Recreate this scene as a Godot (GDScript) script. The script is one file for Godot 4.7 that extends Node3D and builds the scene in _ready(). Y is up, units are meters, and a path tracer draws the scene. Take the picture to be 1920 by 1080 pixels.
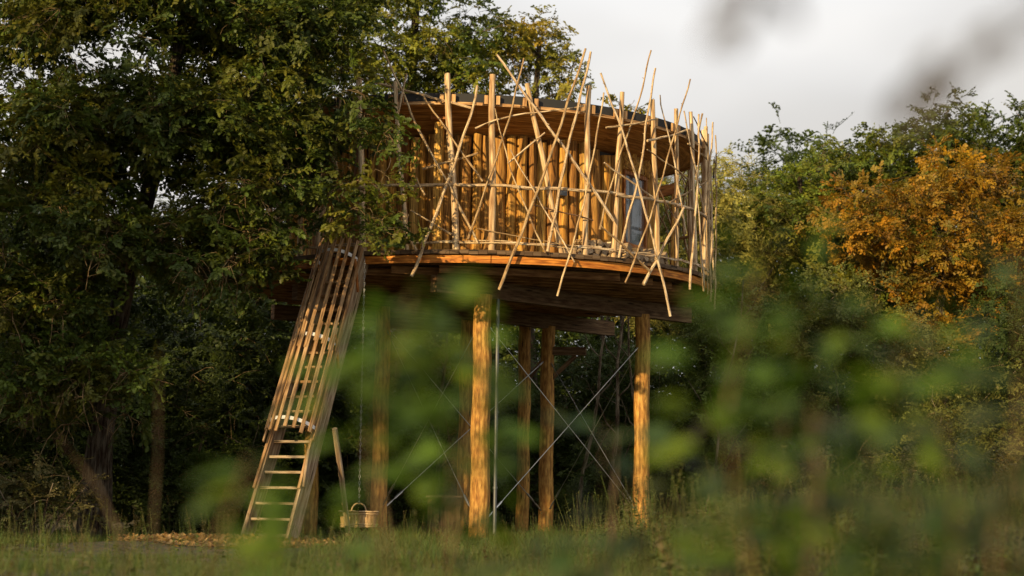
extends Node3D

var rng := RandomNumberGenerator.new()
var used := {}
var M := {}

# ------------------------------------------------------------------ naming and committing
func numbered(called):
	if not used.has(called):
		used[called] = 0
		return called
	used[called] += 1
	return "%s_%03d" % [called, used[called]]

func tag(o, label, category, group = "", kind = ""):
	if label: o.set_meta("label", label)
	if category: o.set_meta("category", category)
	if group: o.set_meta("group", group)
	if kind: o.set_meta("kind", kind)
	return o

func thing(called, label, category, at = Vector3.ZERO, group = "", turn = 0.0):
	var o = Node3D.new()
	o.name = numbered(called)
	add_child(o)
	o.position = at
	o.rotation.y = turn
	return tag(o, label, category, group)

func part(called, mesh, mat, parent, label = "", kind = ""):
	var o = MeshInstance3D.new()
	o.name = called
	o.mesh = mesh.commit() if mesh is SurfaceTool else mesh
	o.material_override = mat
	parent.add_child(o, true)
	if label: o.set_meta("label", label)
	if kind: o.set_meta("kind", kind)
	return o

func struct(called, mesh, mat):
	var o = part(numbered(called), mesh, mat, self)
	o.set_meta("kind", "structure")
	return o

func begin():
	var st = SurfaceTool.new()
	st.begin(Mesh.PRIMITIVE_TRIANGLES)
	return st

# ------------------------------------------------------------------ shapes
var vcount := {}

func add_v(st, p, n, uv, c = Color.WHITE):
	st.set_color(c)
	st.set_normal(n)
	st.set_uv(uv)
	st.add_vertex(p)
	var k = st.get_instance_id()
	var i = vcount.get(k, 0)
	vcount[k] = i + 1
	return i

func tri(st, a, b, c):
	st.add_index(a); st.add_index(b); st.add_index(c)

# quad a b c d clockwise seen from the outside
func quad(st, a, b, c, d, n, uva, uvb, uvc, uvd, col = Color.WHITE):
	var i = add_v(st, a, n, uva, col)
	add_v(st, b, n, uvb, col)
	add_v(st, c, n, uvc, col)
	add_v(st, d, n, uvd, col)
	tri(st, i, i + 1, i + 2)
	tri(st, i, i + 2, i + 3)

# box with half axes x, y, z; the texture runs along y
func add_box(st, c, x, y, z, col = Color.WHITE):
	if x.cross(y).dot(z) < 0: z = -z
	var o = Vector2(rng.randf() * 7.0, rng.randf() * 7.0)
	for f in [[x, y, z], [-x, y, -z], [z, y, -x], [-z, y, x]]:
		var s = f[0]; var u = f[1]; var n = f[2]
		var w = s.length() * 2.0; var h = u.length() * 2.0
		quad(st, c + n - s - u, c + n - s + u, c + n + s + u, c + n + s - u, n.normalized(), o, o + Vector2(0, h), o + Vector2(w, h), o + Vector2(w, 0), col)
	for f in [[x, -z, y], [x, z, -y]]:
		var s = f[0]; var u = f[1]; var n = f[2]
		var w = s.length() * 2.0; var h = u.length() * 2.0
		quad(st, c + n - s - u, c + n - s + u, c + n + s + u, c + n + s - u, n.normalized(), o, o + Vector2(0, h), o + Vector2(w, h), o + Vector2(w, 0), col)

# a board from a to b; wide = direction of its width
func add_board(st, a, b, wide, w, t, col = Color.WHITE):
	var y = (b - a) * 0.5
	var z = wide.cross(y).normalized()
	var x = y.cross(z).normalized()
	add_box(st, (a + b) * 0.5, x * w * 0.5, y, z * t * 0.5, col)

func add_tube(st, pts, radii, sides = 8, cap = true, col = Color.WHITE, uoff = 0.0, bump = 0.0):
	var n = pts.size()
	var t0 = (pts[1] - pts[0]).normalized()
	var u = t0.cross(Vector3(0.31, 0.2, 0.93)).normalized()
	if u.length() < 0.5: u = t0.cross(Vector3.RIGHT).normalized()
	var base = vcount.get(st.get_instance_id(), 0)
	var v = 0.0
	for k in n:
		var t = (pts[min(k + 1, n - 1)] - pts[max(k - 1, 0)]).normalized()
		u = (u - t * u.dot(t)).normalized()
		var w = t.cross(u)
		if k > 0: v += pts[k].distance_to(pts[k - 1])
		for i in sides + 1:
			var a = TAU * i / sides
			var d = u * cos(a) + w * sin(a)
			var r = radii[k] * (1.0 + bump * sin(i % sides * 2.4 + k * 1.7))
			add_v(st, pts[k] + d * r, d, Vector2(uoff + float(i) / sides * TAU * max(radii[0], radii[n - 1]), v), col)
	for k in n - 1:
		for i in sides:
			var a = base + k * (sides + 1) + i
			var b = a + sides + 1
			tri(st, a, b, b + 1)
			tri(st, a, b + 1, a + 1)
	if cap:
		for e in [0, n - 1]:
			var t = (pts[1] - pts[0]).normalized() * -1.0 if e == 0 else (pts[n - 1] - pts[n - 2]).normalized()
			var c = add_v(st, pts[e], t, Vector2(0, 0), col)
			var first = base + e * (sides + 1)
			var ring = []
			for i in sides:
				var a = TAU * i / sides
				var p = ring_point(st, pts, radii, e, i, sides, bump)
				ring.append(add_v(st, p, t, Vector2(cos(a), sin(a)) * radii[e] * 0.6, col))
			for i in sides:
				if e == 0: tri(st, c, ring[i], ring[(i + 1) % sides])
				else: tri(st, c, ring[(i + 1) % sides], ring[i])

func ring_point(_st, pts, radii, e, i, sides, bump):
	var n = pts.size()
	var t0 = (pts[1] - pts[0]).normalized()
	var u = t0.cross(Vector3(0.31, 0.2, 0.93)).normalized()
	if u.length() < 0.5: u = t0.cross(Vector3.RIGHT).normalized()
	var w = Vector3.ZERO
	for k in e + 1:
		var t = (pts[min(k + 1, n - 1)] - pts[max(k - 1, 0)]).normalized()
		u = (u - t * u.dot(t)).normalized()
		w = t.cross(u)
	var a = TAU * i / sides
	return pts[e] + (u * cos(a) + w * sin(a)) * radii[e] * (1.0 + bump * sin(i * 2.4 + e * 1.7))

func tube_mesh(pts, radii, sides = 8, bump = 0.0):
	var st = begin()
	add_tube(st, pts, radii, sides, true, Color.WHITE, rng.randf() * 3.0, bump)
	return st

# a point on a circle about the house's axis; 0 degrees looks at +z, positive turns to +x
func ring(deg, r, y):
	var a = deg_to_rad(deg)
	return Vector3(r * sin(a), y, r * cos(a))

# a band (ring with thickness) about the house's axis
func add_band(st, r0, r1, y0, y1, seg = 96, a0 = 0.0, a1 = 360.0):
	for k in seg:
		var a = lerpf(a0, a1, float(k) / seg); var b = lerpf(a0, a1, float(k + 1) / seg)
		var na = ring(a, 1, 0); var nb = ring(b, 1, 0)
		var ua = deg_to_rad(a) * r1; var ub = deg_to_rad(b) * r1
		var q = [[ring(a, r1, y0), ring(a, r1, y1), ring(b, r1, y1), ring(b, r1, y0), na, nb, y0, y1], [ring(b, r0, y0), ring(b, r0, y1), ring(a, r0, y1), ring(a, r0, y0), -nb, -na, y0, y1],
			[ring(a, r1, y1), ring(a, r0, y1), ring(b, r0, y1), ring(b, r1, y1), Vector3.UP, Vector3.UP, r0, r1], [ring(a, r0, y0), ring(a, r1, y0), ring(b, r1, y0), ring(b, r0, y0), Vector3.DOWN, Vector3.DOWN, r0, r1]]
		for f in q:
			var i = add_v(st, f[0], f[4], Vector2(f[6], ua))
			add_v(st, f[1], f[4], Vector2(f[7], ua))
			add_v(st, f[2], f[5], Vector2(f[7], ub))
			add_v(st, f[3], f[5], Vector2(f[6], ub))
			tri(st, i, i + 1, i + 2); tri(st, i, i + 2, i + 3)

func soffit_y(r):
	return lerpf(6.50, 6.812, (r - 2.85) / 0.99)

# one bent board of the dished underside of the roof
func soffit_piece(st, r0, r1, a0, a1):
	var o = rng.randf() * 8.0
	var up = Vector3(0, 0.022, 0)
	for k in 4:
		var a = lerpf(a0, a1, k / 4.0); var b = lerpf(a0, a1, (k + 1) / 4.0)
		var p0 = ring(a, r0, soffit_y(r0)); var p1 = ring(a, r1, soffit_y(r1)); var q0 = ring(b, r0, soffit_y(r0)); var q1 = ring(b, r1, soffit_y(r1))
		var n = Vector3(sin(deg_to_rad((a + b) / 2)) * 0.37, -0.93, cos(deg_to_rad((a + b) / 2)) * 0.37)
		var ua = deg_to_rad(a) * r0 + o; var ub = deg_to_rad(b) * r0 + o
		quad(st, p0, p1, q1, q0, n, Vector2(0, ua), Vector2(r1 - r0, ua), Vector2(r1 - r0, ub), Vector2(0, ub))
		quad(st, q0 + up, q1 + up, p1 + up, p0 + up, -n, Vector2(0, ub), Vector2(r1 - r0, ub), Vector2(r1 - r0, ua), Vector2(0, ua))
		quad(st, q0, q0 + up, p0 + up, p0, -ring((a + b) / 2, 1, 0), Vector2(0, ub), Vector2(0.02, ub), Vector2(0.02, ua), Vector2(0, ua))
		quad(st, p1, p1 + up, q1 + up, q1, ring((a + b) / 2, 1, 0), Vector2(0, ua), Vector2(0.02, ua), Vector2(0.02, ub), Vector2(0, ub))

# a board of a round platform: the strip t0..t1 across direction «deg», cut off by the circle
func disc_board(t0, t1, r, y0, y1, deg):
	var st = begin()
	var along = ring(deg, 1, 0); var across = ring(deg + 90.0, 1, 0)
	var rim = []
	for k in 5:
		var t = lerpf(t0, t1, k / 4.0)
		rim.append([t, sqrt(max(r * r - t * t, 0.0004))])
	var loop = []
	for e in rim: loop.append(across * e[0] + along * e[1])
	for k in 5: loop.append(across * rim[4 - k][0] - along * rim[4 - k][1])
	var o = rng.randf() * 9.0
	for k in 4:
		for s in [1, -1]:
			var y = y1 if s > 0 else y0
			var q = [loop[k], loop[k + 1], loop[8 - k], loop[9 - k]]
			var uv = []
			for p in q: uv.append(Vector2(p.dot(across) + o, p.dot(along)))
			for j in 4: q[j] = q[j] + Vector3(0, y, 0)
			if (q[1] - q[0]).cross(q[2] - q[0]).y * s > 0:
				quad(st, q[0], q[3], q[2], q[1], Vector3(0, s, 0), uv[0], uv[3], uv[2], uv[1])
			else:
				quad(st, q[0], q[1], q[2], q[3], Vector3(0, s, 0), uv[0], uv[1], uv[2], uv[3])
	for k in 10:
		var a = loop[k]; var b = loop[(k + 1) % 10]
		var n = (b - a).cross(Vector3.UP).normalized()
		if n.dot(a + b - (loop[0] + loop[9] + loop[4] + loop[5]) * 0.5) < 0: n = -n
		var h = Vector3(0, 1, 0)
		var l = a.distance_to(b)
		if (b - a).cross(n).y > 0:
			quad(st, b + h * y0, b + h * y1, a + h * y1, a + h * y0, n, Vector2(o, 0), Vector2(o + 0.05, 0), Vector2(o + 0.05, l), Vector2(o, l))
		else:
			quad(st, a + h * y0, a + h * y1, b + h * y1, b + h * y0, n, Vector2(o, 0), Vector2(o + 0.05, 0), Vector2(o + 0.05, l), Vector2(o, l))
	return st

# ------------------------------------------------------------------ materials
func noise_tex(fr, oct, seed_, ramp, w = 512, h = 512, kind = FastNoiseLite.TYPE_SIMPLEX_SMOOTH):
	var n = FastNoiseLite.new()
	n.noise_type = kind
	n.seed = seed_
	n.frequency = fr
	n.fractal_octaves = oct
	var t = NoiseTexture2D.new()
	t.width = w; t.height = h
	t.seamless = true
	t.noise = n
	if ramp:
		var g = Gradient.new()
		g.offsets = PackedFloat32Array(ramp[0])
		g.colors = PackedColorArray(ramp[1])
		t.color_ramp = g
	return t

# streaky wood: grain along v, knots, blotches. Values are multipliers round 1 kept in 0..1 (divided by 1.25)
func wood_image(seed_, streak, blotch, knots, rings = 0.0, size = 512, patch = 0.0):
	var im = Image.create(size, size, false, Image.FORMAT_RGB8)
	var a = FastNoiseLite.new(); a.seed = seed_; a.frequency = 1.0; a.fractal_octaves = 4
	var b = FastNoiseLite.new(); b.seed = seed_ + 5; b.frequency = 1.0; b.fractal_octaves = 3
	var kn = []
	var r = RandomNumberGenerator.new(); r.seed = seed_
	for i in knots: kn.append(Vector3(r.randf(), r.randf(), r.randf_range(0.008, 0.02)))
	for y in size:
		var v = float(y) / size
		for x in size:
			var u = float(x) / size
			# on a torus, so that the picture repeats without a seam
			var cu = cos(u * TAU); var su = sin(u * TAU); var wv = absf(v * 2.0 - 1.0)
			var s = a.get_noise_3d(cu * 12.0, su * 12.0, wv * 1.6)
			var s2 = a.get_noise_3d(cu * 44.0 + 50.0, su * 44.0, wv * 3.0)
			var bl = b.get_noise_3d(cu * 1.6 + 9.0, su * 1.6, wv * 2.6)
			var fine = b.get_noise_3d(cu * 7.0, su * 7.0 + 70.0, wv * 9.0)
			var val = 0.8 + streak * (s * 0.6 + s2 * 0.6) + blotch * bl + blotch * 0.5 * fine
			if patch > 0.0:
				var pn = b.get_noise_3d(cu * 3.0 + 20.0, su * 3.0, wv * 5.0 + 40.0) + 0.35 * s
				val -= patch * smoothstep(0.12, 0.3, pn)
			if rings > 0.0:
				var c = b.get_noise_3d(cu * 1.2, su * 1.2 + 30.0, wv * 40.0)
				if c > 0.25: val -= rings * (c - 0.25) * 2.0
			var warm = 0.0
			for k in kn:
				var du = absf(u - k.x); du = minf(du, 1.0 - du)
				var d = Vector2(du, (v - k.y) * 0.6).length() / k.z
				if d < 1.6:
					var q = clampf(1.6 - d, 0.0, 1.0)
					val -= 0.45 * q
					warm += 0.1 * q
			val = clampf(val, 0.08, 1.0)
			im.set_pixel(x, y, Color(val, clampf(val - 0.02 + blotch * 0.25 * bl, 0, 1), clampf(val - 0.05 + blotch * 0.4 * bl - warm * 0.2, 0, 1)))
	return im

func lin(r, g, b):
	return Color(r, g, b).linear_to_srgb()

func wood(image_tex, col, rough = 0.75, scale = Vector3(1, 1, 1), height = 0.25):
	var m = StandardMaterial3D.new()
	m.albedo_color = lin(col.x * 1.5, col.y * 1.5, col.z * 1.5)
	m.albedo_texture = image_tex
	m.uv1_scale = scale
	m.roughness = rough
	m.metallic_specular = 0.35
	m.heightmap_enabled = true
	m.heightmap_scale = height
	m.heightmap_texture = image_tex
	return m

func plain(col, rough = 0.7, metal = 0.0):
	var m = StandardMaterial3D.new()
	m.albedo_color = lin(col.x, col.y, col.z)
	m.roughness = rough
	m.metallic = metal
	return m

func leaf_mat(back = 0.5, rough = 0.55):
	var m = StandardMaterial3D.new()
	m.vertex_color_use_as_albedo = true
	m.roughness = rough
	m.metallic_specular = 0.4
	m.cull_mode = BaseMaterial3D.CULL_DISABLED
	m.backlight_enabled = true
	m.backlight = Color(back, back, back * 0.7).linear_to_srgb()
	return m

# ------------------------------------------------------------------ leaves
# outline: half widths along the leaf
const OAK = [0.0, 0.08, 0.24, 0.1, 0.34, 0.15, 0.38, 0.18, 0.24, 0.0]
const OVAL = [0.0, 0.17, 0.27, 0.31, 0.28, 0.18, 0.0]
const NARROW = [0.0, 0.08, 0.11, 0.1, 0.06, 0.0]

func add_leaf(st, base, dir, up, length, outline, col, droop = 0.35, fold = 0.25, width = 1.0):
	var side = dir.cross(up).normalized()
	var nrm = side.cross(dir).normalized()
	var n = outline.size()
	var mid = []; var l = []; var r = []
	for k in n:
		var t = float(k) / (n - 1)
		var p = base + dir * (length * t) - nrm * (droop * length * t * t)
		var w = outline[k] * length * width
		mid.append(p)
		l.append(p - side * w + nrm * (w * fold))
		r.append(p + side * w + nrm * (w * fold))
	for e in [[l, -1.0], [r, 1.0]]:
		var i0 = vcount.get(st.get_instance_id(), 0)
		for k in n:
			var nn = (nrm - side * (e[1] * fold) + dir * (droop * 2.0 * k / n)).normalized()
			add_v(st, mid[k], nn, Vector2(0.5, float(k) / n), col)
			add_v(st, e[0][k], nn, Vector2(0.5 + e[1] * 0.5, float(k) / n), col)
		for k in n - 1:
			var a = i0 + k * 2
			if e[1] > 0:
				tri(st, a, a + 2, a + 3); tri(st, a, a + 3, a + 1)
			else:
				tri(st, a, a + 3, a + 2); tri(st, a, a + 1, a + 3)

# a twig with leaves: grows along +z, its leaves spread mostly across y
func make_sprig(seed_, n, twig, leaf, outline, twig_col, vary = 0.25, side_twigs = 2, width = 1.0):
	var r = RandomNumberGenerator.new()
	r.seed = seed_
	var st = begin()
	var lines = [[Vector3.ZERO, Vector3(0, 0, 1), twig]]
	for k in side_twigs:
		var s = 1.0 if k % 2 == 0 else -1.0
		lines.append([Vector3(0, 0, twig * r.randf_range(0.2, 0.6)), Vector3(s * r.randf_range(0.5, 0.9), r.randf_range(-0.2, 0.3), 0.8).normalized(), twig * r.randf_range(0.5, 0.75)])
	for ln in lines:
		var bend = Vector3(r.randf_range(-0.2, 0.2), r.randf_range(-0.25, 0.1), 0) * ln[2]
		var pts = [ln[0], ln[0] + ln[1] * ln[2] * 0.5 + bend * 0.3, ln[0] + ln[1] * ln[2] + bend]
		add_tube(st, pts, [0.005, 0.004, 0.002], 3, false, twig_col)
		var m = int(ceil(float(n) / lines.size()))
		for k in m:
			var t = 0.25 + 0.75 * (k + r.randf() * 0.5) / m
			var p = pts[1].lerp(pts[2], (t - 0.5) * 2.0) if t > 0.5 else pts[0].lerp(pts[1], t * 2.0)
			var s = 1.0 if k % 2 == 0 else -1.0
			var d = (ln[1] * r.randf_range(0.3, 1.1) + Vector3(s * r.randf_range(0.5, 1.0), r.randf_range(-0.45, 0.35), 0)).normalized()
			var up = Vector3(r.randf_range(-0.5, 0.5), 1.0, r.randf_range(-0.5, 0.5)).normalized()
			var b = 1.0 + r.randf_range(-vary, vary)
			var yel = r.randf() * 0.35 if r.randf() < 0.3 else 0.0
			add_leaf(st, p, d, up, leaf * r.randf_range(0.7, 1.15), outline, Color(b * (1.0 + yel), b, b * (1.0 - yel * 0.5)), r.randf_range(0.05, 0.5), r.randf_range(0.05, 0.4), width)
	return st.commit()

func blend_color(pal, r):
	var a = pal[r.randi() % pal.size()]
	var b = pal[r.randi() % pal.size()]
	var c = a.lerp(b, r.randf())
	var k = r.randf_range(0.75, 1.25)
	return Color(c.r * k, c.g * k, c.b * k)

# one MultiMesh: list of [Transform3D, Color]
func scatter(called, mesh, mat, list, parent, kind = "stuff"):
	var mm = MultiMesh.new()
	mm.transform_format = MultiMesh.TRANSFORM_3D
	mm.use_colors = true
	mm.mesh = mesh
	mm.instance_count = list.size()
	for i in list.size():
		mm.set_instance_transform(i, list[i][0])
		mm.set_instance_color(i, list[i][1])
	var o = MultiMeshInstance3D.new()
	o.name = called
	o.multimesh = mm
	o.material_override = mat
	parent.add_child(o, true)
	o.set_meta("kind", kind)
	return o

func aim(f, up):
	var z = f.normalized()
	var x = up.cross(z)
	if x.length() < 0.01: x = Vector3.RIGHT
	x = x.normalized()
	return Basis(x, z.cross(x), z)

# clumps inside ellipsoids: each [centre, radii, number, clump radius]
func clumps_in(list, r):
	var out = []
	for e in list:
		var got = 0
		for tries in e[2] * 30:
			if got >= e[2]: break
			var p = Vector3(r.randf_range(-1, 1), r.randf_range(-1, 1), r.randf_range(-1, 1))
			if p.length() > 1.0: continue
			var q = e[0] + p * e[1]
			var near = false
			for o in out:
				if o[0].distance_to(q) < e[3] * 0.62:
					near = true
					break
			if near: continue
			out.append([q, e[3] * r.randf_range(0.7, 1.25)])
			got += 1
	return out

# a tree or shrub. at: its foot; spec: trunk (list of points relative to the foot), r (trunk radius), ells, dens (sprigs per square metre of clump), leaf (key), pal, flat
func plant(called, label, category, at, seed_, spec, group = ""):
	var r = RandomNumberGenerator.new()
	r.seed = seed_
	var t = thing(called, label, category, at, group)
	var clumps = clumps_in(spec.ells, r)
	# skeleton
	var nodes = []
	var st = begin()
	for trunk in spec.trunks:
		var n = trunk.size()
		var pts = []; var rad = []
		for k in n:
			pts.append(trunk[k] + Vector3(r.randf_range(-1, 1), 0, r.randf_range(-1, 1)) * 0.03)
			rad.append(lerpf(spec.r, spec.r * 0.35, float(k) / (n - 1)))
		rad[0] *= 1.25
		add_tube(st, pts, rad, 9, true, Color.WHITE, r.randf(), 0.06)
		for k in n:
			if k >= n / 3: nodes.append([pts[k], rad[k]])
	part("trunk", st, spec.get("bark", M.bark), t)
	var br = begin(); var tw = begin()
	var order = clumps.duplicate()
	var top = nodes[0][0]
	order.sort_custom(func(a, b): return a[0].distance_to(top) < b[0].distance_to(top))
	for c in order:
		var best = nodes[0]; var bd = 1e9
		for nd in nodes:
			var d = nd[0].distance_to(c[0]) + maxf(0.0, nd[0].y - c[0].y) * 0.5
			if d < bd:
				bd = d; best = nd
		var a = best[0]; var b = c[0]
		var l = a.distance_to(b)
		var r0 = minf(best[1] * 0.75, 0.012 + l * 0.022); var r1 = maxf(r0 * 0.5, 0.006)
		var pts = []; var rad = []
		var sag = Vector3(r.randf_range(-1, 1), r.randf_range(-0.2, 0.9), r.randf_range(-1, 1)) * l * 0.13
		for k in 5:
			var q = k / 4.0
			pts.append(a.lerp(b, q) + sag * sin(q * PI) + Vector3(r.randf_range(-1, 1), r.randf_range(-1, 1), r.randf_range(-1, 1)) * l * 0.03)
			rad.append(lerpf(r0, r1, q))
		add_tube(br, pts, rad, 5, false)
		for k in range(2, 5): nodes.append([pts[k], rad[k]])
		for k in spec.get("twigs", 3):
			var d = Vector3(r.randf_range(-1, 1), r.randf_range(-0.7, 0.5), r.randf_range(-1, 1)).normalized() * c[1] * r.randf_range(0.8, 1.25)
			var m = d * 0.5 + Vector3(r.randf_range(-1, 1), r.randf_range(-0.2, 1), r.randf_range(-1, 1)) * c[1] * 0.15
			add_tube(tw, [b, b + m, b + d, b + d * 1.12 + Vector3(0, -0.06, 0)], [r1 * 0.8, r1 * 0.6, 0.004, 0.002], 4, false)
		if c[0].y + at.y < spec.get("hang", -1.0) and c[0].x + at.x < -3.3:
			for k in 2:
				var l2 = r.randf_range(0.5, 1.1)
				var side = Vector3(r.randf_range(-1, 1), 0, r.randf_range(-0.4, 1))
				var hp = []; var hr = []
				for j in 6:
					var q = j / 5.0
					hp.append(b + side * l2 * 0.6 * q + Vector3(r.randf_range(-1, 1) * 0.04, -l2 * q * q * 0.8 + 0.12 * q, r.randf_range(-1, 1) * 0.04)); hr.append(lerpf(0.012, 0.004, q))
				add_tube(tw, hp, hr, 4, false)
				for j in range(2, 5):
					add_tube(tw, [hp[j], hp[j] + Vector3(r.randf_range(-1, 1), r.randf_range(-0.8, 0.3), r.randf_range(-0.5, 1)) * 0.16, hp[j] + Vector3(r.randf_range(-1, 1), r.randf_range(-1, 0.2), r.randf_range(-0.5, 1)) * 0.3], [0.006, 0.005, 0.003], 3, false)
	part("branches", br, spec.get("bark", M.bark), t, "", "stuff")
	part("twigs", tw, spec.get("twig_mat", M.twig), t, "", "stuff")
	var kinds = M.sprigs[spec.leaf]
	var lists = []
	for k in kinds: lists.append([])
	var flat = spec.get("flat", 0.65)
	for c in clumps:
		var n = int(spec.dens * c[1] * c[1] * 4.0 * r.randf_range(0.6, 1.3))
		var tone = r.randf_range(0.8, 1.2)
		var base = blend_color(spec.pal, r)
		for k in n:
			var d = Vector3(r.randfn(), r.randfn(), r.randfn()).normalized()
			var p = c[0] + d * Vector3(1, flat, 1) * c[1] * pow(r.randf(), 0.45)
			var f = (d * Vector3(1, 0.5, 1) + Vector3(r.randf_range(-1, 1), r.randf_range(-0.8, 0.5), r.randf_range(-1, 1)) * 0.7).normalized()
			var up = (Vector3.UP * 0.75 + d * 0.55 + Vector3(r.randf_range(-1, 1), r.randf_range(-0.3, 0.3), r.randf_range(-1, 1)) * 0.75).normalized()
			var s = r.randf_range(0.7, 1.25) * spec.get("size", 1.0)
			var col = base.lerp(blend_color(spec.pal, r), 0.4) * tone
			lists[r.randi() % kinds.size()].append([Transform3D(aim(f, up).scaled_local(Vector3(s, s, s)), p), col])
	for k in kinds.size():
		if lists[k].size(): scatter("crown", kinds[k], spec.get("leaf_mat", M.leaf), lists[k], t)
	return t

# ------------------------------------------------------------------ ready
func _ready():
	rng.seed = 7
	# camera
	var cam = Camera3D.new()
	cam.name = "camera"
	add_child(cam)
	cam.position = Vector3(0.6, 0.46, 34.8)
	cam.rotation_degrees = Vector3(6.456, 0, 0.9)
	var lens = CameraAttributesPhysical.new()
	lens.frustum_focal_length = 71.0
	lens.frustum_focus_distance = 31.0
	lens.exposure_aperture = 1.7
	cam.attributes = lens
	cam.fov = 16.176
	cam.near = 0.05
	cam.far = 400.0
	cam.current = true
	# sky
	var env = Environment.new()
	env.background_mode = Environment.BG_SKY
	env.tonemap_mode = Environment.TONE_MAPPER_LINEAR
	env.tonemap_exposure = 1.3
	env.sdfgi_enabled = true
	env.ssao_enabled = true
	env.ssil_enabled = true
	var pan = PanoramaSkyMaterial.new()
	pan.panorama = ImageTexture.create_from_image(sky_image())
	env.sky = Sky.new()
	env.sky.sky_material = pan
	env.background_energy_multiplier = 0.63
	var we = WorldEnvironment.new()
	we.name = "world"
	we.environment = env
	add_child(we)
	# sun: low, from behind the camera's left shoulder
	var sun = DirectionalLight3D.new()
	sun.name = "sun"
	sun.light_energy = 1.6
	sun.light_color = Color(1.0, 0.88, 0.66)
	sun.light_angular_distance = 0.5
	sun.shadow_enabled = true
	add_child(sun)
	var az = deg_to_rad(34.0); var el = deg_to_rad(16.0)
	sun.look_at_from_position(Vector3(-sin(az) * cos(el), sin(el), cos(az) * cos(el)) * 50.0, Vector3.ZERO)
	make_materials()
	ground()
	treehouse()
	stairway()
	yard()
	woods()
	grass()
	foreground()

func sky_image():
	var w = 1024; var h = 512
	var im = Image.create(w, h, false, Image.FORMAT_RGBF)
	var n = FastNoiseLite.new(); n.seed = 3; n.frequency = 1.0; n.fractal_octaves = 5
	var m = FastNoiseLite.new(); m.seed = 8; m.frequency = 1.0; m.fractal_octaves = 4
	for y in h:
		var el = (0.5 - (y + 0.5) / h) * PI
		for x in w:
			var a = (x + 0.5) / w * TAU
			var d = Vector3(cos(el) * sin(a), sin(el), cos(el) * cos(a))
			var q = d * Vector3(2.2, 5.0, 2.2)
			var c = n.get_noise_3d(q.x, q.y, q.z)
			var k = m.get_noise_3d(q.x * 0.8 + 5.0, q.y * 1.5, q.z * 0.8)
			var v = clampf(0.94 + 0.55 * c, 0.5, 1.15)
			var warm = clampf(0.5 + k, 0.0, 1.0)
			im.set_pixel(x, y, Color(v * lerpf(0.985, 1.025, warm), v * 0.99, v * lerpf(1.0, 0.94, warm)))
	return im

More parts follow.
